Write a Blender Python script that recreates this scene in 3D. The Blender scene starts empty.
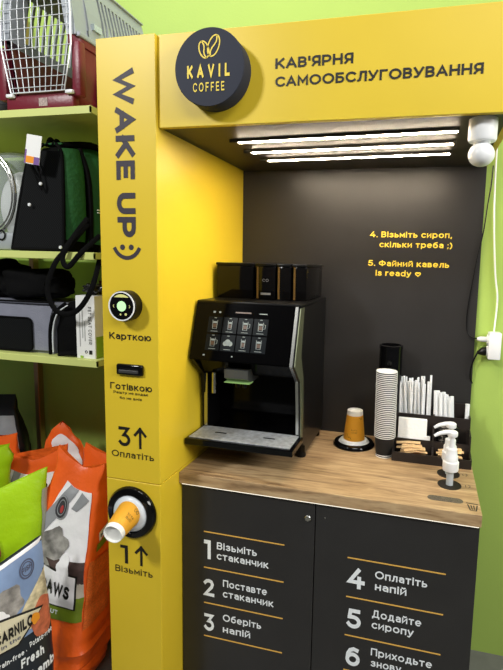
import bpy, bmesh, math, random
from mathutils import Vector, Matrix, noise
random.seed(7)
SC = bpy.context.scene
COL = SC.collection
PI = math.pi

# ---------------------------------------------------------------- camera
CP = Vector((0.98103, -1.31049, 1.6214))
Fv = Vector((-0.24107098, 0.96255874, -0.12395745))
Rv = Vector((0.96892197, 0.24600381, 0.0259295))
Uv = Vector((-0.05545267, 0.11385425, 0.99194869))
cam = bpy.data.cameras.new('camera')
cam.sensor_width = 36
cam.lens = 485.141 / 670 * 36
cam.shift_x = (251.5 - 304.396) / 670
cam.shift_y = -(335 - 323.043) / 670
cam.clip_start = 0.02
co = bpy.data.objects.new('camera', cam)
COL.objects.link(co)
co.matrix_world = Matrix(((Rv.x, Uv.x, -Fv.x, CP.x), (Rv.y, Uv.y, -Fv.y, CP.y), (Rv.z, Uv.z, -Fv.z, CP.z), (0, 0, 0, 1)))
SC.camera = co
# ---------------------------------------------------------------- world, shop lights, exposure
SC.view_settings.view_transform = 'Standard'
SC.view_settings.look = 'None'
SC.view_settings.exposure = -0.07
SC.view_settings.gamma = 1.0
w = bpy.data.worlds.new('shop_ambient'); SC.world = w; w.use_nodes = True
w.node_tree.nodes['Background'].inputs[0].default_value = (0.95, 0.97, 1.0, 1)
w.node_tree.nodes['Background'].inputs[1].default_value = 0.10
def area(name, loc, target, sx, sy, power, col=(1, .97, .92)):
    l = bpy.data.lights.new(name, 'AREA'); l.shape = 'RECTANGLE'; l.size = sx; l.size_y = sy
    l.energy = power; l.color = col
    o = bpy.data.objects.new(name, l); COL.objects.link(o); o.location = loc
    o.rotation_euler = (Vector(target) - Vector(loc)).to_track_quat('-Z', 'Y').to_euler()
    return o
area('shop_ceiling_light', (-1.5, -2.6, 3.7), (0.1, 0.2, 1.3), 0.45, 0.45, 100, (1, 1, .97))
area('shop_ceiling_panel', (1.6, -2.4, 3.6), (0.3, 0.4, 1.3), 1.6, 0.5, 34, (1, 1, .97))
area('aisle_ceiling_light', (0.3, 0.0, 4.0), (0.4, 0.7, 2.2), 1.8, 0.3, 30, (1, 1, .97))
area('side_aisle_light', (3.7, -1.0, 2.7), (0.2, 0.1, 0.9), 1.6, 1.0, 100, (1, .97, .92))

# ---------------------------------------------------------------- materials
def srgb(r, g, b):
    f = lambda c: (c / 255 / 12.92) if c / 255 <= .04045 else ((c / 255 + .055) / 1.055) ** 2.4
    return (f(r), f(g), f(b), 1)
MATS = {}
def mat(name, rgb, rough=.5, metal=0, spec=.5, noise_amt=0, nscale=8, bump=0, bscale=60, coat=0, emit=None, es=0, trans=0, alpha=1, stretch=(1, 1, 1), ior=1.45):
    if name in MATS: return MATS[name]
    m = bpy.data.materials.new(name); m.use_nodes = True
    nt = m.node_tree; b = nt.nodes['Principled BSDF']
    c = srgb(*rgb)
    b.inputs['Base Color'].default_value = c
    b.inputs['Roughness'].default_value = rough; b.inputs['Metallic'].default_value = metal
    b.inputs['Specular IOR Level'].default_value = spec
    b.inputs['Coat Weight'].default_value = coat; b.inputs['Coat Roughness'].default_value = .08
    b.inputs['Transmission Weight'].default_value = trans; b.inputs['Alpha'].default_value = alpha
    b.inputs['IOR'].default_value = ior
    if emit: b.inputs['Emission Color'].default_value = srgb(*emit); b.inputs['Emission Strength'].default_value = es
    tc = nt.nodes.new('ShaderNodeTexCoord'); mp = nt.nodes.new('ShaderNodeMapping'); mp.inputs['Scale'].default_value = stretch
    nt.links.new(tc.outputs['Object'], mp.inputs[0])
    if noise_amt:
        n = nt.nodes.new('ShaderNodeTexNoise'); n.inputs['Scale'].default_value = nscale; n.inputs['Detail'].default_value = 5
        nt.links.new(mp.outputs[0], n.inputs['Vector'])
        r = nt.nodes.new('ShaderNodeValToRGB')
        r.color_ramp.elements[0].position = .3; r.color_ramp.elements[1].position = .7
        k = noise_amt
        r.color_ramp.elements[0].color = (c[0] * (1 - k), c[1] * (1 - k), c[2] * (1 - k), 1)
        r.color_ramp.elements[1].color = (min(1, c[0] * (1 + k)), min(1, c[1] * (1 + k)), min(1, c[2] * (1 + k)), 1)
        nt.links.new(n.outputs['Fac'], r.inputs[0]); nt.links.new(r.outputs[0], b.inputs['Base Color'])
    if bump:
        n2 = nt.nodes.new('ShaderNodeTexNoise'); n2.inputs['Scale'].default_value = bscale; n2.inputs['Detail'].default_value = 4
        nt.links.new(mp.outputs[0], n2.inputs['Vector'])
        bp = nt.nodes.new('ShaderNodeBump'); bp.inputs['Strength'].default_value = bump; bp.inputs['Distance'].default_value = .01
        nt.links.new(n2.outputs['Fac'], bp.inputs['Height']); nt.links.new(bp.outputs[0], b.inputs['Normal'])
    MATS[name] = m
    return m
YEL = mat('yellow_laminate', (221, 191, 46), .42, noise_amt=.04, nscale=3, bump=.02, bscale=250)
DARK = mat('charcoal_laminate', (43, 42, 42), .36, noise_amt=.10, nscale=6, bump=.05, bscale=300)
CEILM = mat('dark_brushed_panel', (58, 53, 46), .5, spec=.35, noise_amt=.2, nscale=30, stretch=(20, 1, 1))
INK = mat('black_vinyl', (24, 22, 20), .5)
INK2 = mat('faded_vinyl', (54, 48, 58), .55)
WHITEV = mat('white_vinyl', (238, 243, 246), .5)
YELV = mat('yellow_vinyl', (236, 208, 66), .5)
GOLDV = mat('ochre_vinyl', (226, 176, 84), .5)
SIGN = mat('sign_slate', (38, 42, 56), .6, spec=.3, noise_amt=.05)
BLACK = mat('black_plastic', (9, 9, 10), .35, spec=.3)
BLACKG = mat('gloss_black', (7, 7, 8), .12, spec=.3, coat=.15)
SCRG = mat('screen_glass', (5, 5, 6), .1, spec=.12)
BLACKM = mat('matt_black', (10, 10, 11), .7, spec=.2)
CHROME = mat('brushed_steel', (190, 190, 186), .25, metal=1)
STEELP = mat('patterned_steel', (186, 190, 196), .38, metal=.3, noise_amt=.25, nscale=60, bump=.5, bscale=90)
WHITEP = mat('white_plastic', (236, 238, 240), .35)
PAPER = mat('white_paper', (238, 238, 236), .75)
LED = mat('led_diffuser', (255, 250, 240), .5, emit=(255, 234, 204), es=115)
LEDU = mat('led_strip_glow', (255, 250, 240), .5, emit=(255, 244, 224), es=1.0)
def wood_mat():
    m = bpy.data.materials.new('oak_worktop'); m.use_nodes = True; nt = m.node_tree; b = nt.nodes['Principled BSDF']
    tc = nt.nodes.new('ShaderNodeTexCoord'); mp = nt.nodes.new('ShaderNodeMapping'); mp.inputs['Scale'].default_value = (1.6, 16, 10)
    mp.inputs['Rotation'].default_value = (0, 0, 0)
    nt.links.new(tc.outputs['Object'], mp.inputs[0])
    n = nt.nodes.new('ShaderNodeTexNoise'); n.inputs['Scale'].default_value = 2.6; n.inputs['Detail'].default_value = 9; n.inputs['Roughness'].default_value = .62; n.inputs['Distortion'].default_value = .5
    nt.links.new(mp.outputs[0], n.inputs['Vector'])
    r = nt.nodes.new('ShaderNodeValToRGB'); e = r.color_ramp.elements
    e[0].position = .3; e[0].color = srgb(122, 96, 68); e[1].position = .68; e[1].color = srgb(202, 174, 134)
    k = e.new(.45); k.color = srgb(170, 140, 102)
    nt.links.new(n.outputs['Fac'], r.inputs[0])
    n2 = nt.nodes.new('ShaderNodeTexNoise'); n2.inputs['Scale'].default_value = 1; n2.inputs['Detail'].default_value = 3
    mp2 = nt.nodes.new('ShaderNodeMapping'); mp2.inputs['Scale'].default_value = (12, 160, 80)
    nt.links.new(tc.outputs['Object'], mp2.inputs[0]); nt.links.new(mp2.outputs[0], n2.inputs['Vector'])
    r2 = nt.nodes.new('ShaderNodeValToRGB'); r2.color_ramp.elements[0].position = .35; r2.color_ramp.elements[0].color = (.55, .5, .45, 1); r2.color_ramp.elements[1].position = .5; r2.color_ramp.elements[1].color = (1, 1, 1, 1)
    nt.links.new(n2.outputs['Fac'], r2.inputs[0])
    mx = nt.nodes.new('ShaderNodeMix'); mx.data_type = 'RGBA'; mx.blend_type = 'MULTIPLY'; mx.inputs[0].default_value = .6
    nt.links.new(r.outputs[0], mx.inputs[6]); nt.links.new(r2.outputs[0], mx.inputs[7])
    nt.links.new(mx.outputs[2], b.inputs['Base Color']); b.inputs['Roughness'].default_value = .5
    return m
WOOD = wood_mat()
WALLG = mat('lime_wall_paint', (165, 193, 92), .6, noise_amt=.035, nscale=2, bump=.06, bscale=120)
FLOORM = mat('grey_floor', (112, 112, 108), .45, noise_amt=.12, nscale=14, bump=.05, bscale=60)

# ---------------------------------------------------------------- object helpers
def tag(o, label=None, cat=None, group=None, kind=None):
    if label: o['label'] = label
    if cat: o['category'] = cat
    if group: o['group'] = group
    if kind: o['kind'] = kind
    return o
def thing(name, label, cat, loc=(0, 0, 0), rotz=0, group=None):
    o = bpy.data.objects.new(name, None); COL.objects.link(o); o.location = loc; o.rotation_euler = (0, 0, rotz)
    o.empty_display_size = .05
    return tag(o, label, cat, group)
def new_obj(name, bm, mats, parent=None, loc=None, smooth=False, local=True):
    """links one mesh; with local=False the bmesh is in world coordinates and is moved into the parent's frame"""
    me = bpy.data.meshes.new(name)
    if parent is not None and not local:
        bmesh.ops.translate(bm, vec=-Vector(parent.location), verts=bm.verts)
    if parent is None and loc is not None and not local:
        bmesh.ops.translate(bm, vec=-Vector(loc), verts=bm.verts)
    bm.normal_update(); bm.to_mesh(me); bm.free()
    if not isinstance(mats, (list, tuple)): mats = [mats]
    for m in mats: me.materials.append(m)
    if smooth:
        for p in me.polygons: p.use_smooth = True
        try: me.set_sharp_from_angle(angle=math.radians(38))
        except Exception: pass
    o = bpy.data.objects.new(name, me); COL.objects.link(o)
    if parent is not None: o.parent = parent
    elif loc is not None: o.location = loc
    return o
def W(name, bm, mats, parent=None, loc=None, smooth=False):
    return new_obj(name, bm, mats, parent, loc, smooth, local=False)
def box(bm, x0, x1, y0, y1, z0, z1, bev=0, seg=2, mi=0):
    r = bmesh.ops.create_cube(bm, size=1)
    vs = r['verts']
    for v in vs: v.co = Vector(((x0 + x1) / 2 + v.co.x * (x1 - x0), (y0 + y1) / 2 + v.co.y * (y1 - y0), (z0 + z1) / 2 + v.co.z * (z1 - z0)))
    fs = set(f for v in vs for f in v.link_faces)
    for f in fs: f.material_index = mi
    if bev:
        es = list(set(e for v in vs for e in v.link_edges))
        bmesh.ops.bevel(bm, geom=es, offset=bev, segments=seg, affect='EDGES', profile=.5)
    return bm
def frame_to(axis):
    return Vector(axis).normalized().to_track_quat('Z', 'Y').to_matrix()
def cone(bm, base, axis, r0, r1, h, seg=32, caps=True, mi=0):
    M = frame_to(axis); base = Vector(base)
    a, b = [], []
    for i in range(seg):
        t = 2 * PI * i / seg; d = Vector((math.cos(t), math.sin(t), 0))
        a.append(bm.verts.new(base + M @ (d * r0))); b.append(bm.verts.new(base + M @ (d * r1 + Vector((0, 0, h)))))
    for i in range(seg):
        f = bm.faces.new((a[i], a[(i + 1) % seg], b[(i + 1) % seg], b[i])); f.material_index = mi
    if caps:
        f = bm.faces.new(a[::-1]); f.material_index = mi; f = bm.faces.new(b); f.material_index = mi
    return bm
def lathe(bm, base, axis, prof, seg=40, mi=0, mis=None, close=False):
    """prof = [(r, h)...] along axis"""
    M = frame_to(axis); base = Vector(base); rings = []
    for r, h in prof:
        if r < 1e-6: rings.append([bm.verts.new(base + M @ Vector((0, 0, h)))])
        else: rings.append([bm.verts.new(base + M @ Vector((r * math.cos(2 * PI * i / seg), r * math.sin(2 * PI * i / seg), h))) for i in range(seg)])
    n = len(rings)
    for k in range(n if close else n - 1):
        A, B = rings[k], rings[(k + 1) % n]; m = mis[k] if mis else mi
        for i in range(seg):
            j = (i + 1) % seg
            if len(A) == 1 and len(B) == 1: break
            if len(A) == 1: f = bm.faces.new((A[0], B[j], B[i]))
            elif len(B) == 1: f = bm.faces.new((A[i], A[j], B[0]))
            else: f = bm.faces.new((A[i], A[j], B[j], B[i]))
            f.material_index = m
    return bm
def smooth_path(P, n=8):
    P = [Vector(p) for p in P]; out = []
    for i in range(len(P) - 1):
        p0 = P[max(i - 1, 0)]; p1 = P[i]; p2 = P[i + 1]; p3 = P[min(i + 2, len(P) - 1)]
        for k in range(n):
            t = k / n
            out.append(.5 * ((2 * p1) + (-p0 + p2) * t + (2 * p0 - 5 * p1 + 4 * p2 - p3) * t * t + (-p0 + 3 * p1 - 3 * p2 + p3) * t ** 3))
    out.append(P[-1]); return out
def tube(bm, pts, r, seg=10, flat=1.0, mi=0, up=None):
    P = [Vector(p) for p in pts]; rings = []
    prev = None
    for i, p in enumerate(P):
        t = (P[min(i + 1, len(P) - 1)] - P[max(i - 1, 0)]).normalized()
        if up is not None: u = t.cross(Vector(up)).normalized()
        elif prev is None: u = t.orthogonal().normalized()
        else: u = (prev - t * prev.dot(t)).normalized()
        prev = u; v = t.cross(u)
        rr = r(i / (len(P) - 1)) if callable(r) else r
        rings.append([bm.verts.new(p + (u * math.cos(2 * PI * k / seg) + v * math.sin(2 * PI * k / seg) * flat) * rr) for k in range(seg)])
    for a, b in zip(rings, rings[1:]):
        for k in range(seg):
            f = bm.faces.new((a[k], a[(k + 1) % seg], b[(k + 1) % seg], b[k])); f.material_index = mi
    bm.faces.new(rings[0][::-1]); bm.faces.new(rings[-1])
    return bm
def prism(bm, poly, axis, a, b, mi=0):
    """poly = 2D points; axis 'x': poly=(y,z), 'y': poly=(x,z), 'z': poly=(x,y); extruded a..b"""
    def P(p, t):
        return {'x': (t, p[0], p[1]), 'y': (p[0], t, p[1]), 'z': (p[0], p[1], t)}[axis]
    A = [bm.verts.new(P(p, a)) for p in poly]; B = [bm.verts.new(P(p, b)) for p in poly]
    n = len(poly)
    fs = [bm.faces.new(A), bm.faces.new(B[::-1])]
    for i in range(n): fs.append(bm.faces.new((A[i], B[i], B[(i + 1) % n], A[(i + 1) % n])))
    for f in fs: f.material_index = mi
    bmesh.ops.recalc_face_normals(bm, faces=fs)
    return bm
def B(): return bmesh.new()
def rrect(cx, cy, wx, wy, r, n=6):
    out = []
    for sx, sy, a0 in ((1, 1, 0), (-1, 1, 90), (-1, -1, 180), (1, -1, 270)):
        for k in range(n + 1):
            a = math.radians(a0 + 90 * k / n)
            out.append((cx + sx * (wx / 2 - r) + r * math.cos(a), cy + sy * (wy / 2 - r) + r * math.sin(a)))
    return out
def copy_tree(o, parent=None):
    c = o.copy(); COL.objects.link(c); c.parent = parent
    for ch in [q for q in bpy.data.objects if q.parent == o]: copy_tree(ch, c)
    return c

# ---------------------------------------------------------------- stroke lettering
def A(cx, cy, rx, ry, a0, a1, n=14):
    return [(cx + rx * math.cos(math.radians(a0 + (a1 - a0) * i / n)), cy + ry * math.sin(math.radians(a0 + (a1 - a0) * i / n))) for i in range(n + 1)]
def OO(cx, cy, rx, ry): return A(cx, cy, rx, ry, 0, 360, 24)
G = {}
def g(chars, wd, *st):
    for c in chars: G[c] = (wd, st)
g('W', 1.3, [(0, 1), (.33, 0), (.65, 1), (.97, 0), (1.3, 1)])
g('AА', .86, [(0, 0), (.43, 1), (.86, 0)], [(.15, .3), (.71, .3)])
g('KК', .74, [(0, 0), (0, 1)], [(.7, 1), (0, .33)], [(.24, .56), (.74, 0)])
g('EЕ', .6, [(.6, 1), (0, 1), (0, 0), (.62, 0)], [(0, .51), (.53, .51)])
g('U', .72, [(0, 1), (0, .36)] + A(.36, .36, .36, .36, 180, 360) + [(.72, 1)])
g('PР', .7, [(0, 0), (0, 1), (.38, 1)] + A(.38, .68, .32, .32, 90, -90) + [(0, .36)])
g('V', .8, [(0, 1), (.4, 0), (.8, 1)])
g('I', 0, [(0, 0), (0, 1)])
g('L', .56, [(0, 1), (0, 0), (.56, 0)])
g('CС', .82, A(.48, .5, .48, .5, 45, 315, 22))
g('OО', 1.0, OO(.5, .5, .5, .5))
g('F', .6, [(0, 0), (0, 1), (.6, 1)], [(0, .48), (.52, .48)])
g('BВ', .65, [(.36, .52), (.0, .52), (0, 1), (.36, 1)] + A(.36, .76, .25, .24, 90, -90), [(0, .52), (.38, .52)] + A(.38, .26, .27, .26, 90, -90) + [(0, 0), (0, .52)])
g('Я', .66, [(.66, 0), (.66, 1), (.32, 1)] + A(.32, .68, .3, .32, 90, 270) + [(.66, .36)], [(.3, .36), (.02, 0)])
g('HН', .74, [(0, 0), (0, 1)], [(.74, 0), (.74, 1)], [(0, .5), (.74, .5)])
g('MМ', .9, [(0, 0), (0, 1), (.45, .28), (.9, 1), (.9, 0)])
g('Б', .66, [(.6, 1), (0, 1), (0, 0), (.36, 0)] + A(.36, .29, .3, .29, -90, 90) + [(0, .58)])
g('Л', .74, [(.74, 0), (.74, 1), (.26, 1), (.22, .4), (.15, .08), (0, 0)])
g('У', .76, [(0, 1), (.38, .28)], [(.76, 1), (.32, .12), (.2, 0), (.05, .02)])
g('Г', .56, [(0, 0), (0, 1), (.56, 1)])
g('П', .72, [(0, 0), (0, 1), (.72, 1), (.72, 0)])
g('Д', .86, [(0, -.2), (0, 0), (.86, 0), (.86, -.2)], [(.14, 0), (.22, .4), (.26, 1), (.7, 1), (.7, 0)])
g('Ф', 1.0, OO(.5, .5, .5, .34), [(.5, 0), (.5, 1)])
g('TТ', .72, [(0, 1), (.72, 1)], [(.36, 1), (.36, 0)])
g('S', .65, [(.62, .88), (.5, .98), (.34, 1), (.14, .94), (.05, .78), (.1, .62), (.34, .52), (.56, .42), (.65, .24), (.55, .07), (.34, 0), (.14, .03), (0, .14)])
g('R', .7, [(0, 0), (0, 1), (.38, 1)] + A(.38, .68, .32, .32, 90, -90) + [(0, .36)], [(.38, .36), (.7, 0)])
g('N', .74, [(0, 0), (0, 1), (.74, 0), (.74, 1)])
g('1', .27, [(0, 1), (.27, 1), (.27, 0)])
g('2', .66, [(0, .84), (.12, .96), (.32, 1), (.52, .94), (.61, .76), (.54, .56), (.02, 0), (.66, 0)])
g('3', .66, [(.04, 1), (.6, 1), (.3, .6)] + A(.33, .3, .33, .3, 85, -150))
g('4', .78, [(.5, 1), (0, .28), (.78, .28)], [(.56, .52), (.56, 0)])
g('5', .66, [(.6, 1), (.12, 1), (.07, .6), (.32, .6)] + A(.32, .3, .34, .3, 85, -150))
g('6', .7, OO(.36, .32, .34, .32), [(.02, .36), (.05, .66), (.18, .9), (.4, 1), (.6, .94)])
g('aа', .54, [(.06, .64), (.28, .72), (.5, .62), (.54, .45), (.54, 0)], [(.54, .42), (.26, .42), (.06, .34), (.02, .2), (.1, .05), (.28, 0), (.46, .06), (.54, .2)])
g('б', .64, OO(.32, .31, .32, .31), [(0, .34), (.03, .68), (.2, .9), (.56, 1)])
g('в', .52, [(.28, .38), (0, .38), (0, .72), (.28, .72)] + A(.28, .55, .18, .17, 90, -90), [(0, .38), (.3, .38)] + A(.3, .19, .22, .19, 90, -90) + [(0, 0), (0, .38)])
g('д', .7, [(0, -.18), (0, 0), (.7, 0), (.7, -.18)], [(.12, 0), (.18, .3), (.2, .72), (.56, .72), (.56, 0)])
g('eе', .64, [(.02, .36), (.64, .36)] + A(.32, .36, .32, .36, 5, 305, 18))
g('з', .54, [(.04, .62), (.25, .72), (.47, .66), (.47, .45), (.24, .38), (.5, .31), (.54, .14), (.4, .02), (.22, 0), (.02, .1)])
g('и', .56, [(0, .72), (0, 0), (.56, .72), (.56, 0)])
g('й', .56, [(0, .72), (0, 0), (.56, .72), (.56, 0)], [(.12, .98), (.28, .89), (.44, .98)])
g('iі', 0, [(0, 0), (0, .72)], [(0, .96), (0, .98)])
g('к', .54, [(0, 0), (0, .72)], [(.5, .72), (.16, .38), (.54, 0)], [(0, .38), (.16, .38)])
g('л', .56, [(.56, 0), (.56, .72), (.19, .72), (.15, .25), (.09, .03), (0, 0)])
g('м', .68, [(0, 0), (0, .72), (.34, .2), (.68, .72), (.68, 0)])
g('н', .54, [(0, 0), (0, .72)], [(.54, 0), (.54, .72)], [(0, .36), (.54, .36)])
g('oо', .68, OO(.34, .36, .34, .36))
g('п', .54, [(0, 0), (0, .72), (.54, .72), (.54, 0)])
g('pр', .66, [(0, -.25), (0, .72)], OO(.33, .36, .33, .36))
g('cс', .56, A(.33, .36, .33, .36, 50, 310, 18))
g('т', .54, [(0, .72), (.54, .72)], [(.27, .72), (.27, 0)])
g('yу', .58, [(0, .72), (.28, 0)], [(.58, .72), (.24, -.1), (.14, -.24), (0, -.22)])
g('х', .52, [(0, 0), (.52, .72)], [(0, .72), (.52, 0)])
g('ч', .52, [(0, .72), (0, .42), (.1, .3), (.3, .28), (.52, .34)], [(.52, .72), (.52, 0)])
g('ш', .84, [(0, .72), (0, 0), (.84, 0), (.84, .72)], [(.42, .72), (.42, 0)])
g('є', .56, A(.33, .36, .33, .36, 50, 310, 18), [(.05, .36), (.44, .36)])
g('ь', .5, [(0, .72), (0, 0), (.28, 0)] + A(.28, .21, .22, .21, -90, 90) + [(0, .42)])
g('ю', .87, [(0, 0), (0, .72)], [(0, .36), (.22, .36)], OO(.55, .36, .32, .36))
g('s', .5, [(.46, .62), (.26, .72), (.08, .66), (.08, .46), (.26, .38), (.48, .28), (.5, .1), (.3, 0), (0, .08)])
g('r', .34, [(0, 0), (0, .72)], [(0, .4), (.1, .64), (.34, .72)])
g('d', .64, [(.64, 0), (.64, 1.05)], OO(.32, .36, .32, .36))
g('b', .64, [(0, 0), (0, 1.05)], OO(.32, .36, .32, .36))
g('h', .54, [(0, 0), (0, 1.05)], [(0, .4), (.08, .64), (.3, .72), (.5, .62), (.54, .4), (.54, 0)])
g('n', .54, [(0, 0), (0, .72)], [(0, .4), (.08, .64), (.3, .72), (.5, .62), (.54, .4), (.54, 0)])
g('m', .92, [(0, 0), (0, .72)], [(0, .4), (.08, .64), (.24, .72), (.4, .62), (.46, .4), (.46, 0)], [(.46, .4), (.54, .64), (.7, .72), (.86, .62), (.92, .4), (.92, 0)])
g('t', .36, [(.14, .95), (.14, .15), (.22, 0), (.36, .02)], [(0, .72), (.34, .72)])
g('f', .36, [(.12, 0), (.12, .85), (.2, 1), (.38, 1.02)], [(0, .68), (.34, .68)])
g('&', .7, [(.7, 0), (.16, .7), (.18, .94), (.34, 1), (.48, .9), (.44, .7), (.1, .4), (.06, .14), (.3, 0), (.5, .08), (.68, .38)])
g('-', .3, [(0, .36), (.3, .36)])
g('·', 0, [(0, .4), (0, .44)])
g('.', 0, [(0, 0), (0, .01)])
g(',', .05, [(.05, .03), (0, -.16)])
g(';', .05, [(.05, .03), (0, -.16)], [(.04, .6), (.04, .62)])
g(':', 0, [(0, .14), (0, .17)], [(0, .62), (0, .65)])
g("'", 0, [(0, .7), (0, 1)])
g(')', .22, A(-.28, .38, .5, .68, -55, 55, 12))
g('↑', .6, [(.3, 0), (.3, 1)], [(0, .66), (.3, 1), (.6, .66)])
g('♡', .8, [(.4, .02), (.06, .36), (0, .56), (.12, .74), (.28, .74), (.4, .58), (.52, .74), (.68, .74), (.8, .56), (.74, .36), (.4, .02)])
def ribbon(pts, w, cap=True):
    P = [Vector(p) for p in pts]
    Q = [P[0]]
    for p in P[1:]:
        if (p - Q[-1]).length > 1e-4: Q.append(p)
    P = Q
    if len(P) == 1: P = [P[0], P[0] + Vector((0, .01))]
    closed = len(P) > 3 and (P[0] - P[-1]).length < 1e-3
    if cap and not closed:
        P[0] = P[0] + (P[0] - P[1]).normalized() * w / 2
        P[-1] = P[-1] + (P[-1] - P[-2]).normalized() * w / 2
    L, R = [], []
    n = len(P)
    for i in range(n):
        if closed: a, c = P[(i - 1) % (n - 1)], P[(i + 1) % (n - 1)] if i < n - 1 else P[1]
        else: a, c = (P[i - 1] if i else None), (P[i + 1] if i < n - 1 else None)
        d1 = (P[i] - a).normalized() if a is not None else None
        d2 = (c - P[i]).normalized() if c is not None else None
        if d1 is None: d1 = d2
        if d2 is None: d2 = d1
        n1 = Vector((-d1.y, d1.x)); n2 = Vector((-d2.y, d2.x)); m = n1 + n2
        if m.length < .25: m = n1.copy()
        m.normalize(); k = min(1 / max(.2, m.dot(n1)), 2.0)
        L.append(P[i] + m * w / 2 * k); R.append(P[i] - m * w / 2 * k)
    return [(L[i], R[i], R[i + 1], L[i + 1]) for i in range(n - 1)]
def text_polys(s, weight=.16, track=.16, space=.42):
    x = 0; out = []; wt = weight; n = 0
    for ch in s:
        if ch == ' ': x += space; continue
        wd, st = G[ch]
        for q in st:
            pts = [(x + wt / 2 + p[0] * (1 - wt * .6), wt / 2 + p[1] * (1 - wt)) for p in q]
            n += 1
            out += [(q4, n % 5 + qi * .12) for qi, q4 in enumerate(ribbon(pts, wt))]
        x += wd * (1 - wt * .6) + wt + track
    return out, x - track
def lettering(bm, s, org, right, up, height, width=None, weight=.16, track=.16, nrm=None, sub=1, mapf=None, mi=0, left_shear=0):
    """letters of cap height `height`, left baseline point org, squeezed to `width` metres"""
    polys, tw = text_polys(s, weight, track)
    sx = (width / tw) if width else height
    right = Vector(right); up = Vector(up); org = Vector(org)
    nv = right.cross(up).normalized()
    for q, lay in polys:
        vs = []
        for p in q:
            if mapf: c = mapf(p.x * sx, p.y * height, lay * .00015)
            else: c = org + right * (p.x * sx) + up * (p.y * height) + nv * (lay * .00015)
            vs.append(bm.verts.new(c))
        try: f = bm.faces.new(vs); f.material_index = mi
        except Exception: pass
    bm.normal_update()
    return bm
X, Y, Z = (1, 0, 0), (0, 1, 0), (0, 0, 1)

# ---------------------------------------------------------------- kiosk measures
CW, TOP, HB, HY, CY, CT, BY, RX, SEAM = .1949, 2.2543, 1.9993, .0118, .1193, .90, .687, 1.1746, .9076
TH = .038; DOORY = .137

# ---------------------------------------------------------------- setting
bm = B(); box(bm, -4, 4, -5, .76, -.05, 0); o = W('floor', bm, FLOORM); tag(o, kind='structure')
bm = B(); box(bm, -4, 4, .700, .80, 0, 4.2); o = W('wall_back', bm, WALLG); tag(o, kind='structure')

# ---------------------------------------------------------------- kiosk pillar
t = thing('kiosk_pillar', 'tall yellow pillar with WAKE UP lettering at the left of the coffee kiosk', 'pillar', (CW / 2, .34, 0))
bm = B(); box(bm, 0, CW, 0, BY + .012, SEAM + .001, TOP, bev=.0015, seg=1); W('upper_panel', bm, YEL, t)
bm = B(); box(bm, 0, CW, 0, BY + .012, 0.0, SEAM - .001, bev=.0015, seg=1); W('lower_panel', bm, YEL, t)
bm = B()
lettering(bm, 'WAKE UP', (.0615, -.0008, 2.165), (0, 0, -1), (1, 0, 0), .0625, .482, weight=.235, track=.12)
for zz in (1.645, 1.645):
    pass
for xx in (.077, .107):
    lathe(bm, (xx, -.0008, 1.653), (0, -1, 0), [(0, 0), (.0085, 0)], seg=20)
for q in ribbon([(a, b) for a, b in A(.092, 1.670, .046, .049, 208, 332, 16)], .012): bm.faces.new([bm.verts.new((p.x, -.0008, p.y)) for p in q])
W('lettering', bm, INK2, t)['label'] = 'faded WAKE UP lettering running down'
bm = B()
def col_text(s, x0, x1, z, h, wt=.15):
    b_ = B(); lettering(b_, s, (x0, -.0008, z), X, Z, h, x1 - x0, weight=wt); W('arrow' if s == '↑' else 'instruction_lettering', b_, INK, t)
col_text('Карткою', .0235, .170, 1.3685, .0215, .17)
col_text('Готівкою', .0225, .171, 1.208, .0215, .17)
col_text('Решту не видає', .034, .157, 1.1945, .0085, .15)
col_text('бо не вміє', .056, .135, 1.1775, .0085, .15)
col_text('3', .047, .091, 1.0225, .0645, .17)
col_text('↑', .1045, .149, 1.0195, .07, .13)
col_text('Оплатіть', .0225, .1745, .985, .0215, .14)
col_text('1', .046, .074, .618, .064, .17)
col_text('↑', .1005, .147, .619, .07, .13)
col_text('Візьміть', .0255, .1645, .585, .023, .14)
bm.free()

# ---------------------------------------------------------------- header with sign board
t = thing('kiosk_header', 'wide yellow header box with black lettering above the counter', 'header', (.68, .35, HB))
bm = B(); box(bm, CW + .0015, RX, HY, HY + .018, HB, TOP, bev=.001, seg=1); box(bm, CW + .0015, RX, HY + .018, BY + .012, TOP - .018, TOP); box(bm, RX - .018, RX, HY + .018, BY + .012, HB, TOP - .018)
W('fascia', bm, YEL, t)
bm = B(); box(bm, CW + .0015, RX - .018, HY + .018, BY + .012, HB + .002, HB + .02); W('ceiling_panel', bm, CEILM, t)
bm = B()
lettering(bm, "КАВ'ЯРНЯ", (.5505, HY - .0008, 2.1382), X, Z, .0268, .212, weight=.2, track=.12)
W('lettering', bm, INK, t); bm = B()
lettering(bm, 'САМООБСЛУГОВУВАННЯ', (.5512, HY - .0008, 2.0918), X, Z, .0262, .534, weight=.2, track=.12)
W('lettering', bm, INK, t)

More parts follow.
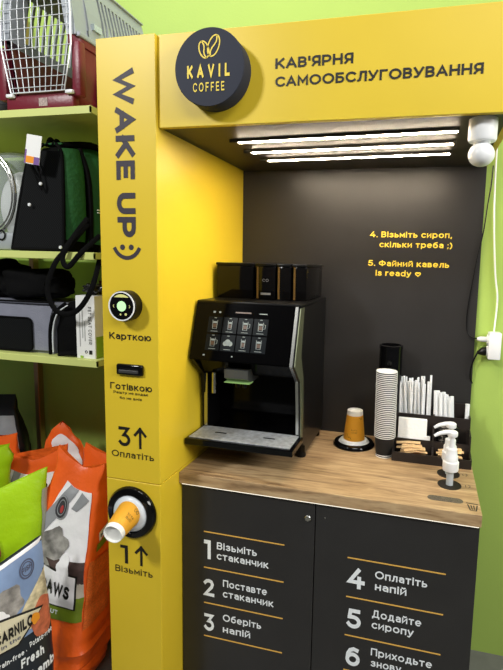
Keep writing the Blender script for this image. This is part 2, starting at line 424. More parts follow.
# round sign
t = thing('round_sign', 'round slate-grey coffee sign with yellow beans on the yellow header', 'sign', (.3795, HY, 2.136))
bm = B(); lathe(bm, (.3795, HY, 2.136), (0, -1, 0), [(0, 0), (.1015, 0), (.1015, .049), (.1, .0515), (0, .0515)], seg=72); W('disc', bm, SIGN, t, smooth=True)
SY = HY - .0525
bm = B()
lettering(bm, 'KAVIL', (.316, SY, 2.1095), X, Z, .033, .124, weight=.25, track=.7)
lettering(bm, 'COFFEE', (.3335, SY, 2.0735), X, Z, .0235, .0915, weight=.16, track=.5)
W('lettering', bm, YELV, t)
bm = B()
def bean(cx, cz, a, b, ang):
    ca, sa = math.cos(ang), math.sin(ang)
    R2 = lambda p: (cx + p[0] * ca - p[1] * sa, cz + p[0] * sa + p[1] * ca)
    for pts in ([(a * math.cos(k * PI / 16), b * math.sin(k * PI / 16)) for k in range(33)], [(.25 * a * math.sin(k / 10 * 2 * PI - PI), b * (k / 5 - 1)) for k in range(11)]):
        for q in ribbon([R2(p) for p in pts], .0035, cap=False): bm.faces.new([bm.verts.new((p.x, SY, p.y)) for p in q])
bean(.3655, 2.181, .0135, .0225, .35); bean(.3935, 2.189, .0155, .0275, -.35)
W('logo', bm, YELV, t)

# ---------------------------------------------------------------- back panel
t = thing('kiosk_back_panel', 'dark charcoal back panel of the kiosk recess with yellow lettering', 'panel', (.68, BY, CT))
bm = B(); box(bm, CW + .001, RX, BY, BY + .0125, CT - .03, HB + .001); W('board', bm, DARK, t)
bm = B()
def bp(s, x0, x1, z, h=.023):
    b_ = B(); lettering(b_, s, (x0, BY - .0008, z), X, Z, h, x1 - x0, weight=.17); W('lettering', b_, YELV, t)
bp('4. Візьміть сироп,', .7455, 1.064, 1.730); bp('скільки треба ;)', .785, 1.067, 1.6905)
bp('5. Файний кавель', .7425, 1.0597, 1.615); bp('is ready ♡', .7745, .954, 1.576)
bm.free()

# ---------------------------------------------------------------- light bars
for i, (x0, x1, yy, lb) in enumerate(((.350, 1.045, .160, 'lit white light bar under the header, nearest the front'), (.342, 1.04, .303, 'lit white light bar under the header, middle of three'), (.355, 1.035, .438, 'lit white light bar under the header, nearest the back panel'))):
    t = thing('light_bar', lb, 'light', ((x0 + x1) / 2, yy, HB - .002), group='light bars under the header')
    xc = (x0 + x1) / 2; RZ = Matrix.Rotation(-.055, 3, 'Z')
    bm = B(); box(bm, x0, x1, yy - .007, yy + .007, HB - .008, HB + .002); bmesh.ops.rotate(bm, cent=(xc, yy, HB), matrix=RZ, verts=bm.verts); W('housing', bm, mat('dark_housing', (60, 58, 54), .6, spec=.2), t)
    bm = B(); box(bm, x0 + .030, x1 - .006, yy - .006, yy + .006, HB - .0100, HB - .008); bmesh.ops.rotate(bm, cent=(xc, yy, HB), matrix=RZ, verts=bm.verts); W('diffuser', bm, LED, t)

# motion sensor
t = thing('ceiling_sensor', 'white plastic sensor with round head hanging under header corner', 'sensor', (1.099, .075, HB))
bm = B(); lathe(bm, (1.099, .075, HB + .002), (0, 0, -1), [(0, 0), (.036, 0), (.036, .05), (.033, .056), (.022, .058), (.020, .062), (0, .062)]); W('mount', bm, WHITEP, t, smooth=True)
bm = B(); bmesh.ops.create_uvsphere(bm, u_segments=32, v_segments=20, radius=.0335)
for v in bm.verts: v.co = Vector((v.co.x, v.co.y, v.co.z * (.95 if v.co.z > 0 else .9)))
bmesh.ops.translate(bm, vec=(1.099, .075, HB - .087), verts=bm.verts)
W('head', bm, WHITEP, t, smooth=True)

# ---------------------------------------------------------------- card reader, cash slot, cup dispenser in pillar
t = thing('card_reader', 'round black card reader with lit screen on the yellow pillar', 'card reader', (.0955, 0, 1.4766))
bm = B(); lathe(bm, (.0955, 0, 1.4766), (0, -1, 0), [(0, 0), (.0465, 0), (.0465, .034), (.044, .037), (0, .037)], seg=56); W('body', bm, BLACK, t, smooth=True)
bm = B(); lathe(bm, (.0955, -.0372, 1.4766), (0, -1, 0), [(.041, 0), (.0445, 0), (.0445, .0022), (.041, .0022)], seg=56, close=True); W('rim', bm, WHITEP, t, smooth=True)['label'] = 'silver rim'
bm = B(); lathe(bm, (.0955, -.037, 1.4766), (0, -1, 0), [(0, .0008), (.041, .0008)], seg=48); W('glass', bm, BLACKG, t)
ct = Vector((.0955, -.0386, 1.4766))
bm = B(); lathe(bm, ct, (0, -1, 0), [(0, 0), (.0155, 0)], seg=32); W('screen', bm, mat('reader_glow', (190, 235, 180), .4, emit=(170, 225, 160), es=.6), t)['label'] = 'pale green lit disc'
bm = B()
pr_ = [(.031 * math.cos(a) * 1.2, .036 * math.sin(a)) for a in [math.radians(d) for d in range(48, 133, 7)]]
bm.faces.new([bm.verts.new((ct.x + p[0], ct.y, ct.z + p[1])) for p in pr_])
for dx, dz, r in ((-.004, -.025, .003), (.014, -.024, .004)): lathe(bm, ct + Vector((dx, 0, dz)), (0, -1, 0), [(0, 0), (r, 0)], seg=12)
for sx in (-1, 1):
    for q in ribbon([(ct.x + sx * .026, ct.z + .004), (ct.x + sx * .029, ct.z), (ct.x + sx * .026, ct.z - .004)], .0015): bm.faces.new([bm.verts.new((p.x, ct.y, p.y)) for p in q])
W('icon', bm, mat('reader_icon', (196, 196, 120), .5, emit=(190, 190, 120), es=.4), t)

t = thing('cash_slot', 'small black banknote slot below the card reader', 'cash slot', (.0975, 0, 1.275))
bm = B(); box(bm, .0515, .1435, -.012, .004, 1.2575, 1.2925, bev=.006, seg=3); W('bezel', bm, BLACKG, t, smooth=True)
bm = B(); box(bm, .064, .131, -.017, -.010, 1.266, 1.276, bev=.002); W('lip', bm, mat('grey_plastic_slot', (60, 60, 62), .4), t)
bm = B(); box(bm, .066, .129, -.0128, -.011, 1.2785, 1.2815); W('slot', bm, BLACKM, t)

CUPO = mat('cup_orange_print', (222, 160, 44), .55)
CUPW = mat('cup_white_paper', (240, 240, 236), .6)
def ring_dispenser(name, label, base, axis, R=.0865, r1=.055):
    t = thing(name, label, 'cup dispenser', base)
    bm = B(); lathe(bm, base, axis, [(r1, 0), (R, 0), (R, .006), (R - .006, .014), (r1 + .006, .017), (r1, .012)], seg=64, close=True); W('ring', bm, BLACKG, t, smooth=True)
    bm = B(); lathe(bm, base, axis, [(.030, -.0), (r1 + .003, .002), (r1 + .003, .013), (r1 - .004, .022), (.040, .026), (.034, .012)], seg=64, close=True)
    W('collar', bm, mat('translucent_white_collar', (214, 220, 226), .3), t, smooth=True)['label'] = 'translucent white collar'
    return t
ring_dispenser('cup_dispenser', 'black ring cup dispenser in the yellow pillar', (.0937, -.0005, .803), (0, -1, 0), .0872, .058)
def paper_cup(name, label, base, axis, h=.098, rb=.0265, rt=.039):
    """base = centre of the cup's foot, axis runs from foot to mouth"""
    t = thing(name, label, 'cup', base)
    base = Vector(base)
    wb = .15
    f = lambda k: rb + (rt - rb) * k
    bm = B(); lathe(bm, base, axis, [(f(0), 0), (f(wb), h * wb)], seg=48)
    lathe(bm, base, axis, [(f(0), 0), (f(0) - .0018, 0), (f(0) - .0018, .008), (0, .008)], seg=48)
    lathe(bm, base, axis, [(rt, h), (rt + .0015, h), (rt + .0022, h + .0018), (rt, h + .003), (rt - .0015, h), (rb - .002, .01), (0, .01)], seg=48)
    W('shell', bm, CUPW, t, smooth=True)
    bm = B(); lathe(bm, base, axis, [(f(wb) + .0003, h * wb), (f(1) + .0003, h)], seg=48); W('print_band', bm, CUPO, t, smooth=True)['label'] = 'orange printed band'
    M = frame_to(axis)
    bm = B()
    def mp(ang0, hh, flip):
        def fn(x, y, e=0):
            k = (hh + y * flip) / h; r = f(k) + .0008 + e
            a = ang0 + x / r * flip
            return base + M @ Vector((r * math.cos(a), r * math.sin(a), hh + y * flip))
        return fn
    return t, bm, mp, f, M
# cup pulled out of the pillar ring, foot towards the viewer
axc = Vector((.0937, -.02, .806)) - Vector((.101, -.118, .789))
t, bm, mp, f, M = paper_cup('paper_cup', 'orange paper cup sticking out of the black pillar ring', (.1035, -.118, .7925), axc, h=.112, rb=.0300, rt=.0425)
view = M.inverted() @ Vector((1.1, -1.0, .7)); a0 = math.atan2(view.y, view.x)
for k, (s, hh, wd) in enumerate((('KAVIL', .060, .026), ('COFFEE', .051, .022), ('3A', .073, .012)) if False else (('KAVIL', .064, .026), ('COFFEE', .052, .022))):
    lettering(bm, s, X, X, Z, .008, wd, weight=.16, track=.3, mapf=mp(a0 + .35, hh, -1))
for off in (0.0, .25):
    pts = [(.004 * math.cos(q * PI / 8), .006 * math.sin(q * PI / 8)) for q in range(17)]
    fn = mp(a0 + .05 + off, .086, 1)
    for q in ribbon(pts, .0012, cap=False): bm.faces.new([bm.verts.new(fn(p.x, p.y)) for p in q])
W('print', bm, INK, t)

# ---------------------------------------------------------------- worktop and cabinet
t = thing('worktop', 'oak-look wooden worktop under the coffee machine', 'worktop', (.68, .4, CT - TH))
bm = B(); box(bm, CW + .001, RX, CY, BY - .001, CT - TH, CT, bev=.001, seg=1); W('board', bm, WOOD, t)
bm = B(); box(bm, CW + .01, RX - .006, CY + .003, CY + .011, CT - TH - .0035, CT - TH); W('light_strip', bm, LEDU, t)['label'] = 'glowing light strip under the front edge'
def stadium(x0, x1, yc, r, n=10):
    return [(x1 - r + r * math.cos(a), yc + r * math.sin(a)) for a in [(-PI / 2 + PI * k / n) for k in range(n + 1)]] + [(x0 + r + r * math.cos(a), yc + r * math.sin(a)) for a in [(PI / 2 + PI * k / n) for k in range(n + 1)]]
bm = B(); prism(bm, stadium(1.018, 1.126, .192, .0165), 'z', CT - .0005, CT + .0006)
GR = mat('grey_slot_mesh', (96, 88, 76), .6, noise_amt=.6, nscale=400, bump=.6, bscale=400)
W('drip_slot', bm, GR, t)['label'] = 'rounded grey mesh slot'
bm = B()
def flat_rib(pts, wd, z=CT + .0008):
    for q in ribbon(pts, wd): bm.faces.new([bm.verts.new((p.x, p.y, z)) for p in q])
for yy, x in ((.395, 1.142), (.305, 1.145)):
    flat_rib(A(x, yy, .010, .012, 60, -60, 8), .0022); flat_rib([(x - .004, yy + .006), (x - .004, yy - .010)], .002)
# waste bin pictogram
flat_rib([(1.136, .186), (1.166, .184)], .005); flat_rib([(1.138, .175), (1.143, .142), (1.160, .141), (1.165, .174)], .004)
flat_rib([(1.147, .172), (1.149, .148)], .0035); flat_rib([(1.155, .172), (1.155, .148)], .0035)
W('pictogram', bm, INK, t)
bm = B()
for yy in (.300, .388):
    lathe(bm, (1.089, yy, CT), (0, 0, 1), [(0, .0004), (.0365, .0004), (.0385, .0016), (.0385, 0)], seg=40)
W('pump_hole', bm, mat('dark_hole', (34, 28, 22), .5), t)['label'] = 'dark round pump holes'

t = thing('base_cabinet', 'charcoal two-door cabinet with numbered white instructions under the worktop', 'cabinet', (.68, .4, 0))
bm = B(); box(bm, CW + .002, RX - .001, DOORY + .0195, BY, .0, CT - TH - .004); W('carcass', bm, DARK, t)
XM = .672
LOCKX = (.6476, .7983)
d1 = B(); box(d1, CW + .003, XM - .0015, DOORY, DOORY + .018, .04, CT - TH - .006, bev=.001, seg=1); d1 = W('door', d1, DARK, t)
d2 = B(); box(d2, XM + .0015, RX - .002, DOORY, DOORY + .018, .04, CT - TH - .006, bev=.001, seg=1); d2 = W('door', d2, DARK, t)
def sub(name, bm, m, par, root, smooth=False):
    """sub-part: par has identity offset from root, so shift by the root's location"""
    bmesh.ops.translate(bm, vec=-Vector(root.location), verts=bm.verts)
    o = new_obj(name, bm, m, par, smooth=smooth); return o
LY = DOORY - .0008
def cab(d_, s, x0, x1, z, h, wt=.17):
    b_ = B(); lettering(b_, s, (x0, LY, z), X, Z, h, x1 - x0, weight=wt, track=.14); sub('step_number' if len(s) == 1 else 'lettering', b_, WHITEV, d_, t)
cab(d1, '1', .2805, .306, .591, .070, .2); cab(d1, '2', .280, .320, .4515, .065, .2); cab(d1, '3', .280, .319, .319, .065, .19)
for s, x0, x1, z in (('Візьміть', .329, .4745, .6335), ('стаканчик', .3285, .516, .5965), ('Поставте', .352, .5125, .498), ('стаканчик', .352, .536, .4595), ('Оберіть', .3525, .4935, .3685), ('напій', .3525, .455, .325)):
    cab(d1, s, x0, x1, z, .0262)
for z in (.6905, .5578, .4245, .297):
    bmL = B(); box(bmL, .2803, .570, LY - .0002, DOORY, z - .0019, z + .0019); sub('divider_line', bmL, GOLDV, d1, t)
cab(d2, '4', .785, .840, .584, .070, .2); cab(d2, '5', .786, .833, .4435, .068, .2); cab(d2, '6', .787, .835, .309, .068, .2)
for s, x0, x1, z in (('Оплатіть', .8715, 1.0325, .6315), ('напій', .873, .9715, .592), ('Додайте', .868, 1.0215, .4965), ('сиропу', .868, 1.0, .458), ('Приходьте', .8695, 1.0615, .362), ('знову', .871, .968, .323)):
    cab(d2, s, x0, x1, z, .0262)
for z in (.686, .551, .415, .289):
    bmL = B(); box(bmL, .782, 1.085, LY - .0002, DOORY, z - .0019, z + .0019); sub('divider_line', bmL, GOLDV, d2, t)
bm = B(); lathe(bm, (LOCKX[0], DOORY + .002, LOCKX[1]), (0, -1, 0), [(0, 0), (.0105, 0), (.0105, .006), (.0085, .008), (0, .008)], seg=28)
sub('lock', bm, CHROME, d1, t, True)
bm = B(); lathe(bm, (.7045, DOORY + .001, .8085), (0, -1, 0), [(0, 0), (.0025, 0), (.0025, .003), (0, .003)], seg=12); sub('screw_cap', bm, CHROME, d2, t)

# ---------------------------------------------------------------- coffee machine
t = thing('coffee_machine', 'black automatic coffee machine with touch screen on the worktop', 'coffee machine', (.39, .42, CT))
MX0, MX1 = .212, .578
bm = B(); box(bm, MX0 + .01, MX1 - .004, .45, .655, .93, 1.462, bev=.004); box(bm, MX0 + .01, MX1 - .004, .365, .46, .93, 1.0, bev=.003)
W('body', bm, BLACK, t)
# side cheeks with the folded front profile
prof = [(.245, 1.470), (.182, 1.283), (.262, 1.215), (.278, 1.10), (.284, .995), (.352, .955), (.358, .925), (.652, .925), (.652, 1.470)]
bm = B(); prism(bm, prof, 'x', MX1 - .014, MX1); W('side_panel', bm, mat('anthracite_metal', (12, 12, 12), .3), t)
bm = B(); prism(bm, prof, 'x', MX0 - .006, MX0 + .008); W('side_panel', bm, BLACK, t)
def strip(x0, x1, nm='trim_strip'):
    bm = B(); pr0 = [(.241, 1.474), (.178, 1.283), (.258, 1.212), (.274, 1.10), (.280, 1.02)]
    for (a, b), (c, d) in zip(pr0, pr0[1:]):
        vs = [bm.verts.new(p) for p in ((x0, a - .002, b), (x1, a - .002, b), (x1, c - .002, d), (x0, c - .002, d))]
        ws = [bm.verts.new(p) for p in ((x0, a + .012, b), (x1, a + .012, b), (x1, c + .012, d), (x0, c + .012, d))]
        for fc in ((0, 1, 2, 3), (7, 6, 5, 4), (0, 4, 5, 1), (1, 5, 6, 2), (2, 6, 7, 3), (3, 7, 4, 0)):
            al = vs + ws; bm.faces.new([al[k] for k in fc])
    bmesh.ops.recalc_face_normals(bm, faces=bm.faces)
    return W(nm, bm, CHROME, t)
strip(MX1 - .016, MX1 - .006)['label'] = 'bright steel trim along the right edge'
bm = B(); box(bm, MX0 + .004, MX0 + .016, .272, .284, 1.02, 1.215); W('trim_strip', bm, CHROME, t)
band = [(.243, 1.469), (.181, 1.283), (.261, 1.215), (.277, 1.10), (.283, .995), (.310, .980), (.312, 1.10), (.300, 1.225), (.262, 1.30), (.292, 1.469)]
bm = B(); prism(bm, band, 'x', MX1 - .001, MX1 + .0015); W('side_trim', bm, mat('reflection_tinted_steel', (150, 156, 128), .34, metal=.85), t)['label'] = 'satin steel band down the right side'  # olive tint paints green reflections into the steel colour
# top plate
bm = B(); box(bm, MX0 - .009, MX1 + .002, .24, .655, 1.468, 1.482, bev=.004, seg=2); W('top_plate', bm, BLACK, t, smooth=True)
# screen slab
SA, SB = Vector((0, .240, 1.478)), Vector((0, .176, 1.284))
sx0, sx1 = MX0 - .008, MX1 - .018
dn = (SB - SA); un = dn.normalized(); nn = Vector((0, -abs(dn.z), abs(dn.y)) if False else (0, dn.z, -dn.y)).normalized()
if nn.y > 0: nn = -nn
def sp(u, v, off=0): return Vector((sx0 + (sx1 - sx0) * u, 0, 0)) + SA + dn * v + nn * off
def slab(bm, u0, u1, v0, v1, o0, o1):
    P = [sp(u, v, o) for o in (o0, o1) for (u, v) in ((u0, v0), (u1, v0), (u1, v1), (u0, v1))]
    vs = [bm.verts.new(p) for p in P]
    fs = [bm.faces.new([vs[k] for k in fc]) for fc in ((0, 1, 2, 3), (7, 6, 5, 4), (0, 4, 5, 1), (1, 5, 6, 2), (2, 6, 7, 3), (3, 7, 4, 0))]
    bmesh.ops.recalc_face_normals(bm, faces=fs)
bm = B(); slab(bm, 0, 1, 0, 1, -.02, 0); bmesh.ops.bevel(bm, geom=bm.edges[:], offset=.003, segments=2, affect='EDGES'); scr = W('screen_panel', bm, SCRG, t, smooth=True)
bm = B(); pr1 = [(.200, 1.288), (.258, 1.225), (.36, 1.20), (.45, 1.20), (.45, 1.46), (.26, 1.46)]
prism(bm, pr1, 'x', MX0 + .008, MX1 - .016); W('brew_head', bm, SCRG, t)
TILE = mat('screen_tile', (12, 15, 17), .25, spec=.15, emit=(20, 28, 34), es=.3)
ICO = mat('screen_icon', (120, 128, 126), .3, spec=.1, emit=(180, 190, 188), es=.30)
ICB = mat('screen_icon_brown', (80, 60, 48), .3, emit=(100, 76, 60), es=.15)
U0, U1, V0, V1 = .145, .765, .245, .84
def quad(bm, u0, u1, v0, v1, off): bm.faces.new([bm.verts.new(sp(u, v, off)) for (u, v) in ((u0, v0), (u0, v1), (u1, v1), (u1, v0))])
for i in range(4):
    for j in range(2):
        bm = B(); quad(bm, U0 + (U1 - U0) * i / 4 + .006, U0 + (U1 - U0) * (i + 1) / 4 - .006, V0 + (V1 - V0) * j / 2 + .012, V0 + (V1 - V0) * (j + 1) / 2 - .012, .0006); sub('menu_tile', bm, TILE, scr, t)
bb = B()
def scr_rib(bm_, pts, wd):
    for q in ribbon(pts, wd, cap=False): bm_.faces.new([bm_.verts.new(sp(p.x, p.y, .0011)) for p in q])
for i in range(4):
    for j in range(2):
        cu = U0 + (U1 - U0) * (i + .5) / 4; cv = V0 + (V1 - V0) * (j + .47) / 2
        k = j * 4 + i; bm = B()
        if k == 5:
            for du, dv, ra in ((0, 0, .03), (-.025, .02, .022), (.028, .02, .022)):
                bm.faces.new([bm.verts.new(sp(cu + du + ra * math.cos(a) , cv + dv + ra * 1.8 * math.sin(a), .0011)) for a in [-x * PI / 8 for x in range(16)]])
        else:
            wdu = .020 if k in (1, 6) else .025
            scr_rib(bm, [(cu - wdu, cv - .07), (cu - wdu * .8, cv + .075), (cu + wdu * .8, cv + .075), (cu + wdu, cv - .07)], .005)
            quad(bb, cu - wdu * .72, cu + wdu * .72, cv - .01, cv + .055, .0009)
            quad(bm, cu - wdu * .75, cu + wdu * .75, cv - .05, cv - .02, .001)
            if k in (2, 3, 4): scr_rib(bm, [(cu + wdu, cv - .04), (cu + wdu + .022, cv - .03), (cu + wdu + .02, cv + .03), (cu + wdu, cv + .04)], .005)
        quad(bm, cu - .035, cu + .035, cv + .114, cv + .122, .0009)
        quad(bm, cu - .012, cu + .012, cv - .115, cv - .105, .0009)
        sub('menu_icon', bm, ICO, scr, t)
bm = B()
quad(bm, .19, .215, .16, .19, .0009); quad(bm, .25, .27, .16, .19, .0009); quad(bm, .66, .74, .165, .18, .0009); quad(bm, .14, .16, .9, .925, .0009); quad(bm, .43, .445, .9, .92, .0009)
sub('status_icons', bm, ICO, scr, t)
quad(bb, .42, .58, .155, .178, .0009)
sub('menu_drink', bb, ICB, scr, t)
# brew recess back, spout, handle, wand
bm = B(); box(bm, MX0 + .008, MX1 - .014, .40, .455, .99, 1.215); W('recess_back', bm, SCRG, t)
bm = B(); prism(bm, [(.20, 1.252), (.20, 1.222), (.235, 1.205), (.31, 1.205), (.31, 1.252)], 'x', .325, .410)
W('spout_block', bm, mat('grey_spout', (96, 98, 96), .35, metal=.5), t)
bm = B(); box(bm, .322, .414, .205, .245, 1.2045, 1.2070); W('spout_light', bm, mat('green_glow', (130, 170, 100), .4, emit=(150, 190, 120), es=.25), t)['label'] = 'green lit edge under the spout'
bm = B()
for xx in (.355, .380): cone(bm, (xx, .25, 1.205), (0, 0, -1), .010, .008, .025, 16)
W('nozzle', bm, BLACK, t)
bm = B(); cone(bm, (.262, .255, 1.225), (0, 0, -1), .0085, .0085, .075, 20); W('water_wand', bm, CHROME, t, smooth=True)['label'] = 'short steel hot water pipe'
# tray
TX0, TX1, TY0, TY1, TZ = .199, .586, .152, .385, 1.010
bm = B(); box(bm, TX0, TX1, TY0, .290, TZ - .022, TZ, bev=.003); box(bm, TX0 + .03, TX1 - .02, .285, .40, TZ - .03, TZ - .005); W('drip_tray', bm, BLACKG, t)
bm = B(); box(bm, TX0 + .010, TX1 - .014, TY0 + .014, .288, TZ, TZ + .0035, bev=.001)
W('drip_grate', bm, STEELP, t)['label'] = 'patterned steel drip grate'
bm = B()
for xx in (.30, .48): prism(bm, stadium(xx - .022, xx + .022, .23, .004), 'z', TZ + .0035, TZ + .0042)
W('grate_mark', bm, BLACKM, t)
for xx in (MX0 + .03, MX1 - .022):
    for yy in (.385, .62):
        bm = B(); lathe(bm, (xx, yy, CT), (0, 0, 1), [(0, 0), (.018, 0), (.020, .006), (.016, .026), (.016, .034), (0, .034)], seg=20); W('foot', bm, BLACK, t, smooth=True)
# hoppers on top
HOP = mat('smoked_hopper', (8, 7, 7), .1, spec=.3, coat=.1)
BR = mat('brown_hopper_edge', (88, 66, 30), .3)
for k, (x0, x1) in enumerate(((.214, .360), (.373, .447), (.454, .506), (.513, .564))):
    bm = B(); box(bm, x0, x1, .372 if k else .38, .63, 1.482, 1.604, bev=.004, seg=2); W('hopper', bm, HOP, t, smooth=True)
    bm = B(); box(bm, x0 - .002, x1 + .001, .368 if k else .376, .632, 1.604, 1.614, bev=.003, seg=2); W('hopper_lid', bm, BLACK, t, smooth=True)
    if k: 
        bm = B(); box(bm, x0 + .003, x0 + .010, .3705, .3725, 1.486, 1.602); W('hopper_edge', bm, BR, t)
bm = B(); lettering(bm, 'co', (.398, .3710, 1.548), X, Z, .014, .024, weight=.12); box(bm, .392, .430, .3712, .3718, 1.500, 1.508)
W('hopper_mark', bm, mat('grey_mark', (110, 112, 118), .5), t)

# ---------------------------------------------------------------- worktop objects
ring_dispenser('cup_dispenser', 'black ring cup dispenser set flat into the worktop', (.729, .566, CT), (0, 0, 1), .083, .058)['label'] = 'black ring dispenser lying flat in the worktop beside the coffee machine'
t, bm, mp, f, M = paper_cup('paper_cup', 'orange paper cup standing upside down on the worktop ring', (.7295, .566, CT + .142), (0, 0, -1), h=.118, rb=.0305, rt=.0425)
vd = M.inverted() @ Vector((.25, -1.88, 0)); a0 = math.atan2(vd.y, vd.x)
lettering(bm, 'KAVIL', X, X, Z, .006, .024, weight=.14, track=.6, mapf=mp(a0 + .32, .075, -1))
lettering(bm, 'COFFEE', X, X, Z, .0045, .024, weight=.14, track=.3, mapf=mp(a0 + .32, .084, -1))
fn = mp(a0, .0, 1)
for pts in ([(-.034, .024), (-.026, .028), (-.018, .024)], [(-.03, .030), (-.024, .032)], [(.012, .108), (.018, .100), (.024, .103), (.032, .090)]):
    for q in ribbon(pts, .0013): bm.faces.new([bm.verts.new(fn(p.x, p.y)) for p in q])
W('print', bm, INK, t)

# cup stack
SXY = (.8565, .487)
def black_cup_mesh():
    bm = B(); h, rb, rt = .080, .0305, .0395
    f = lambda k: rb + (rt - rb) * k
    prof = [(rb - .0015, 0), (rb + .0008, 0), (rb + .0008, .003), (rb, .003), (rt - .0012, h - .0032), (rt + .0002, h - .0030), (rt + .0006, h - .0016), (rt, h), (rt - .0020, h - .0008), (rb - .002, .006), (0, .006)]
    lathe(bm, (0, 0, 0), (0, 0, 1), prof, seg=40, mis=[1, 1, 1, 0, 1, 1, 1, 1, 1, 1])
    return bm
first = None; NCUP = 36; pitch = (.328 - .080) / (NCUP - 1)
for k in range(NCUP):
    jx, jy = random.uniform(-.0006, .0006), random.uniform(-.0006, .0006)
    if first is None:
        first = o = new_obj('stacked_cup', black_cup_mesh(), [mat('black_ripple_card', (20, 20, 22), .6), CUPW], loc=(SXY[0], SXY[1], CT), smooth=True)
    else:
        o = first.copy(); COL.objects.link(o)
    lean = k / NCUP
    o.location = (SXY[0] + jx - .003 * lean, SXY[1] + jy, CT + k * pitch + .0002 * 0)
    lb = 'black paper cup with white rim nested inside the tall cup stack'
    if k == 0: lb = 'bottom black paper cup of the tall stack, standing on the worktop'
    if k == NCUP - 1: lb = 'topmost black paper cup of the tall stack, white mouth open'
    tag(o, lb, 'cup', 'black paper cups in the tall stack')
# black canister behind stack
t = thing('cup_tube', 'tall gloss black cylinder standing behind the cup stack', 'canister', (.857, .605, CT))
bm = B(); lathe(bm, (.857, .605, CT), (0, 0, 1), [(0, 0), (.045, 0), (.045, .395), (.0, .395)], seg=48); W('cylinder', bm, BLACKG, t, smooth=True)
bm = B(); lathe(bm, (.857, .605, CT + .395), (0, 0, 1), [(.038, 0), (.0465, 0), (.0465, .012), (.038, .014)], seg=48, close=True); W('top_ring', bm, BLACKG, t, smooth=True)

# organiser
OX0, OX1 = .888, 1.170
ORG = mat('espresso_board', (38, 32, 30), .45, noise_amt=.1)
t = thing('condiment_organiser', 'dark brown stepped organiser box beside the syrup pumps', 'organiser', (1.03, .55, CT))
side = [(.448, CT), (.448, CT + .034), (.512, CT + .044), (.518, CT + .098), (.575, CT + .108), (.580, CT + .150), (.668, CT + .150), (.668, CT)]
for xx in (OX0, 1.031, OX1 - .006):
    bm = B(); prism(bm, side, 'x', xx, xx + .006); W('divider' if xx == 1.031 else 'side_panel', bm, ORG, t)
bm = B(); box(bm, OX0, OX1, .446, .452, CT, CT + .034); W('front_panel', bm, ORG, t)
bm = B(); box(bm, OX0 + .006, OX1 - .006, .514, .519, CT, CT + .066); W('middle_panel', bm, ORG, t)
bm = B(); box(bm, OX0 + .006, OX1 - .006, .575, .580, CT, CT + .146); W('rear_panel', bm, ORG, t)
bm = B(); box(bm, 1.080, OX1, .662, .668, CT, CT + .180); box(bm, OX0, 1.08, .662, .668, CT, CT + .15); W('back_board', bm, ORG, t)
bm = B(); box(bm, OX0 + .006, OX1 - .006, .452, .662, CT + .001, CT + .005); box(bm, OX0 + .006, OX1 - .006, .519, .575, CT + .045, CT + .049); W('shelf', bm, ORG, t)
# napkins
NAP = mat('napkin_tissue', (240, 241, 238), .8, bump=.2, bscale=90)
for i in range(5):
    bm = B(); box(bm, 0, .106, -.0016, .0016, 0, .086, bev=.0006, seg=1)
    bmesh.ops.rotate(bm, cent=(0, 0, 0), matrix=Matrix.Rotation(math.radians(-9), 3, 'X'), verts=bm.verts)
    o = new_obj('napkin', bm, NAP, loc=(.903 + random.uniform(-.001, .001), .5235 + i * .0045, CT + .052))
    tag(o, 'white folded napkin leaning in the stepped organiser, front one' if i == 0 else 'white folded napkin behind the front one in the organiser', 'napkin', 'napkins in the organiser')
bm = B(); box(bm, 1.0, 1.024, .524, .536, CT + .056, CT + .078, bev=.001); o = W('sugar_cube_packet', bm, PAPER, loc=(1.012, .53, CT + .056)); tag(o, 'small white packet right beside the napkins', 'packet')
# wrapped straws
STR = mat('straw_wrapper', (240, 243, 245), .5, bump=.3, bscale=150)
def stick(name, x, y, z0, L, r, dx, dy, label, group, m=STR, flat=.45, cat='straw'):
    bm = B(); P = [Vector((0, 0, 0)), Vector((dx * .5, dy * .5, L * .5)), Vector((dx, dy, L))]
    tube(bm, P, r, 8, flat, up=(0, 1, 0))
    return tag(new_obj(name, bm, m, loc=(x, y, z0), smooth=True), label, cat, group)
ns = 34
for i in range(ns):
    k = i / (ns - 1); row = i % 2
    last = i == ns - 1
    stick('wrapped_straw', .905 + .094 * k, .590 + row * .018 + random.uniform(0, .016), CT + .012, .270 + random.uniform(-.024, .008) - (.0), .0036, -.022 + .014 * k + random.uniform(-.010, .010), random.uniform(-.004, .01),
          'white paper-wrapped straw in the rear left bin of the organiser', 'wrapped straws in the organiser')
for (x, L) in ((1.011, .262), (1.0195, .288)):
    stick('wrapped_straw', x, .60, CT + .012, L, .0042, -.004, .0, 'lone white straw standing right of the straw bunch' if x > 1.015 else 'shorter white straw between bunch and lone straw', 'separate straws right of the bunch')
for i in range(11):
    k = i / 10
    stick('sugar_stick', 1.046 + .064 * k, .590 + (i % 3) * .012, CT + .03, .206 - .020 * k + random.uniform(-.008, .008), .0072, -.012 + random.uniform(-.003, .003), random.uniform(-.002, .006),
          'white sugar stick standing in the rear right bin of the organiser', 'white sugar sticks in the rear right bin', cat='sugar stick')
stick('sugar_stick', 1.158, .61, CT + .03, .166, .008, 0, 0, 'single white sugar stick at the right end of the organiser', None, cat='sugar stick')
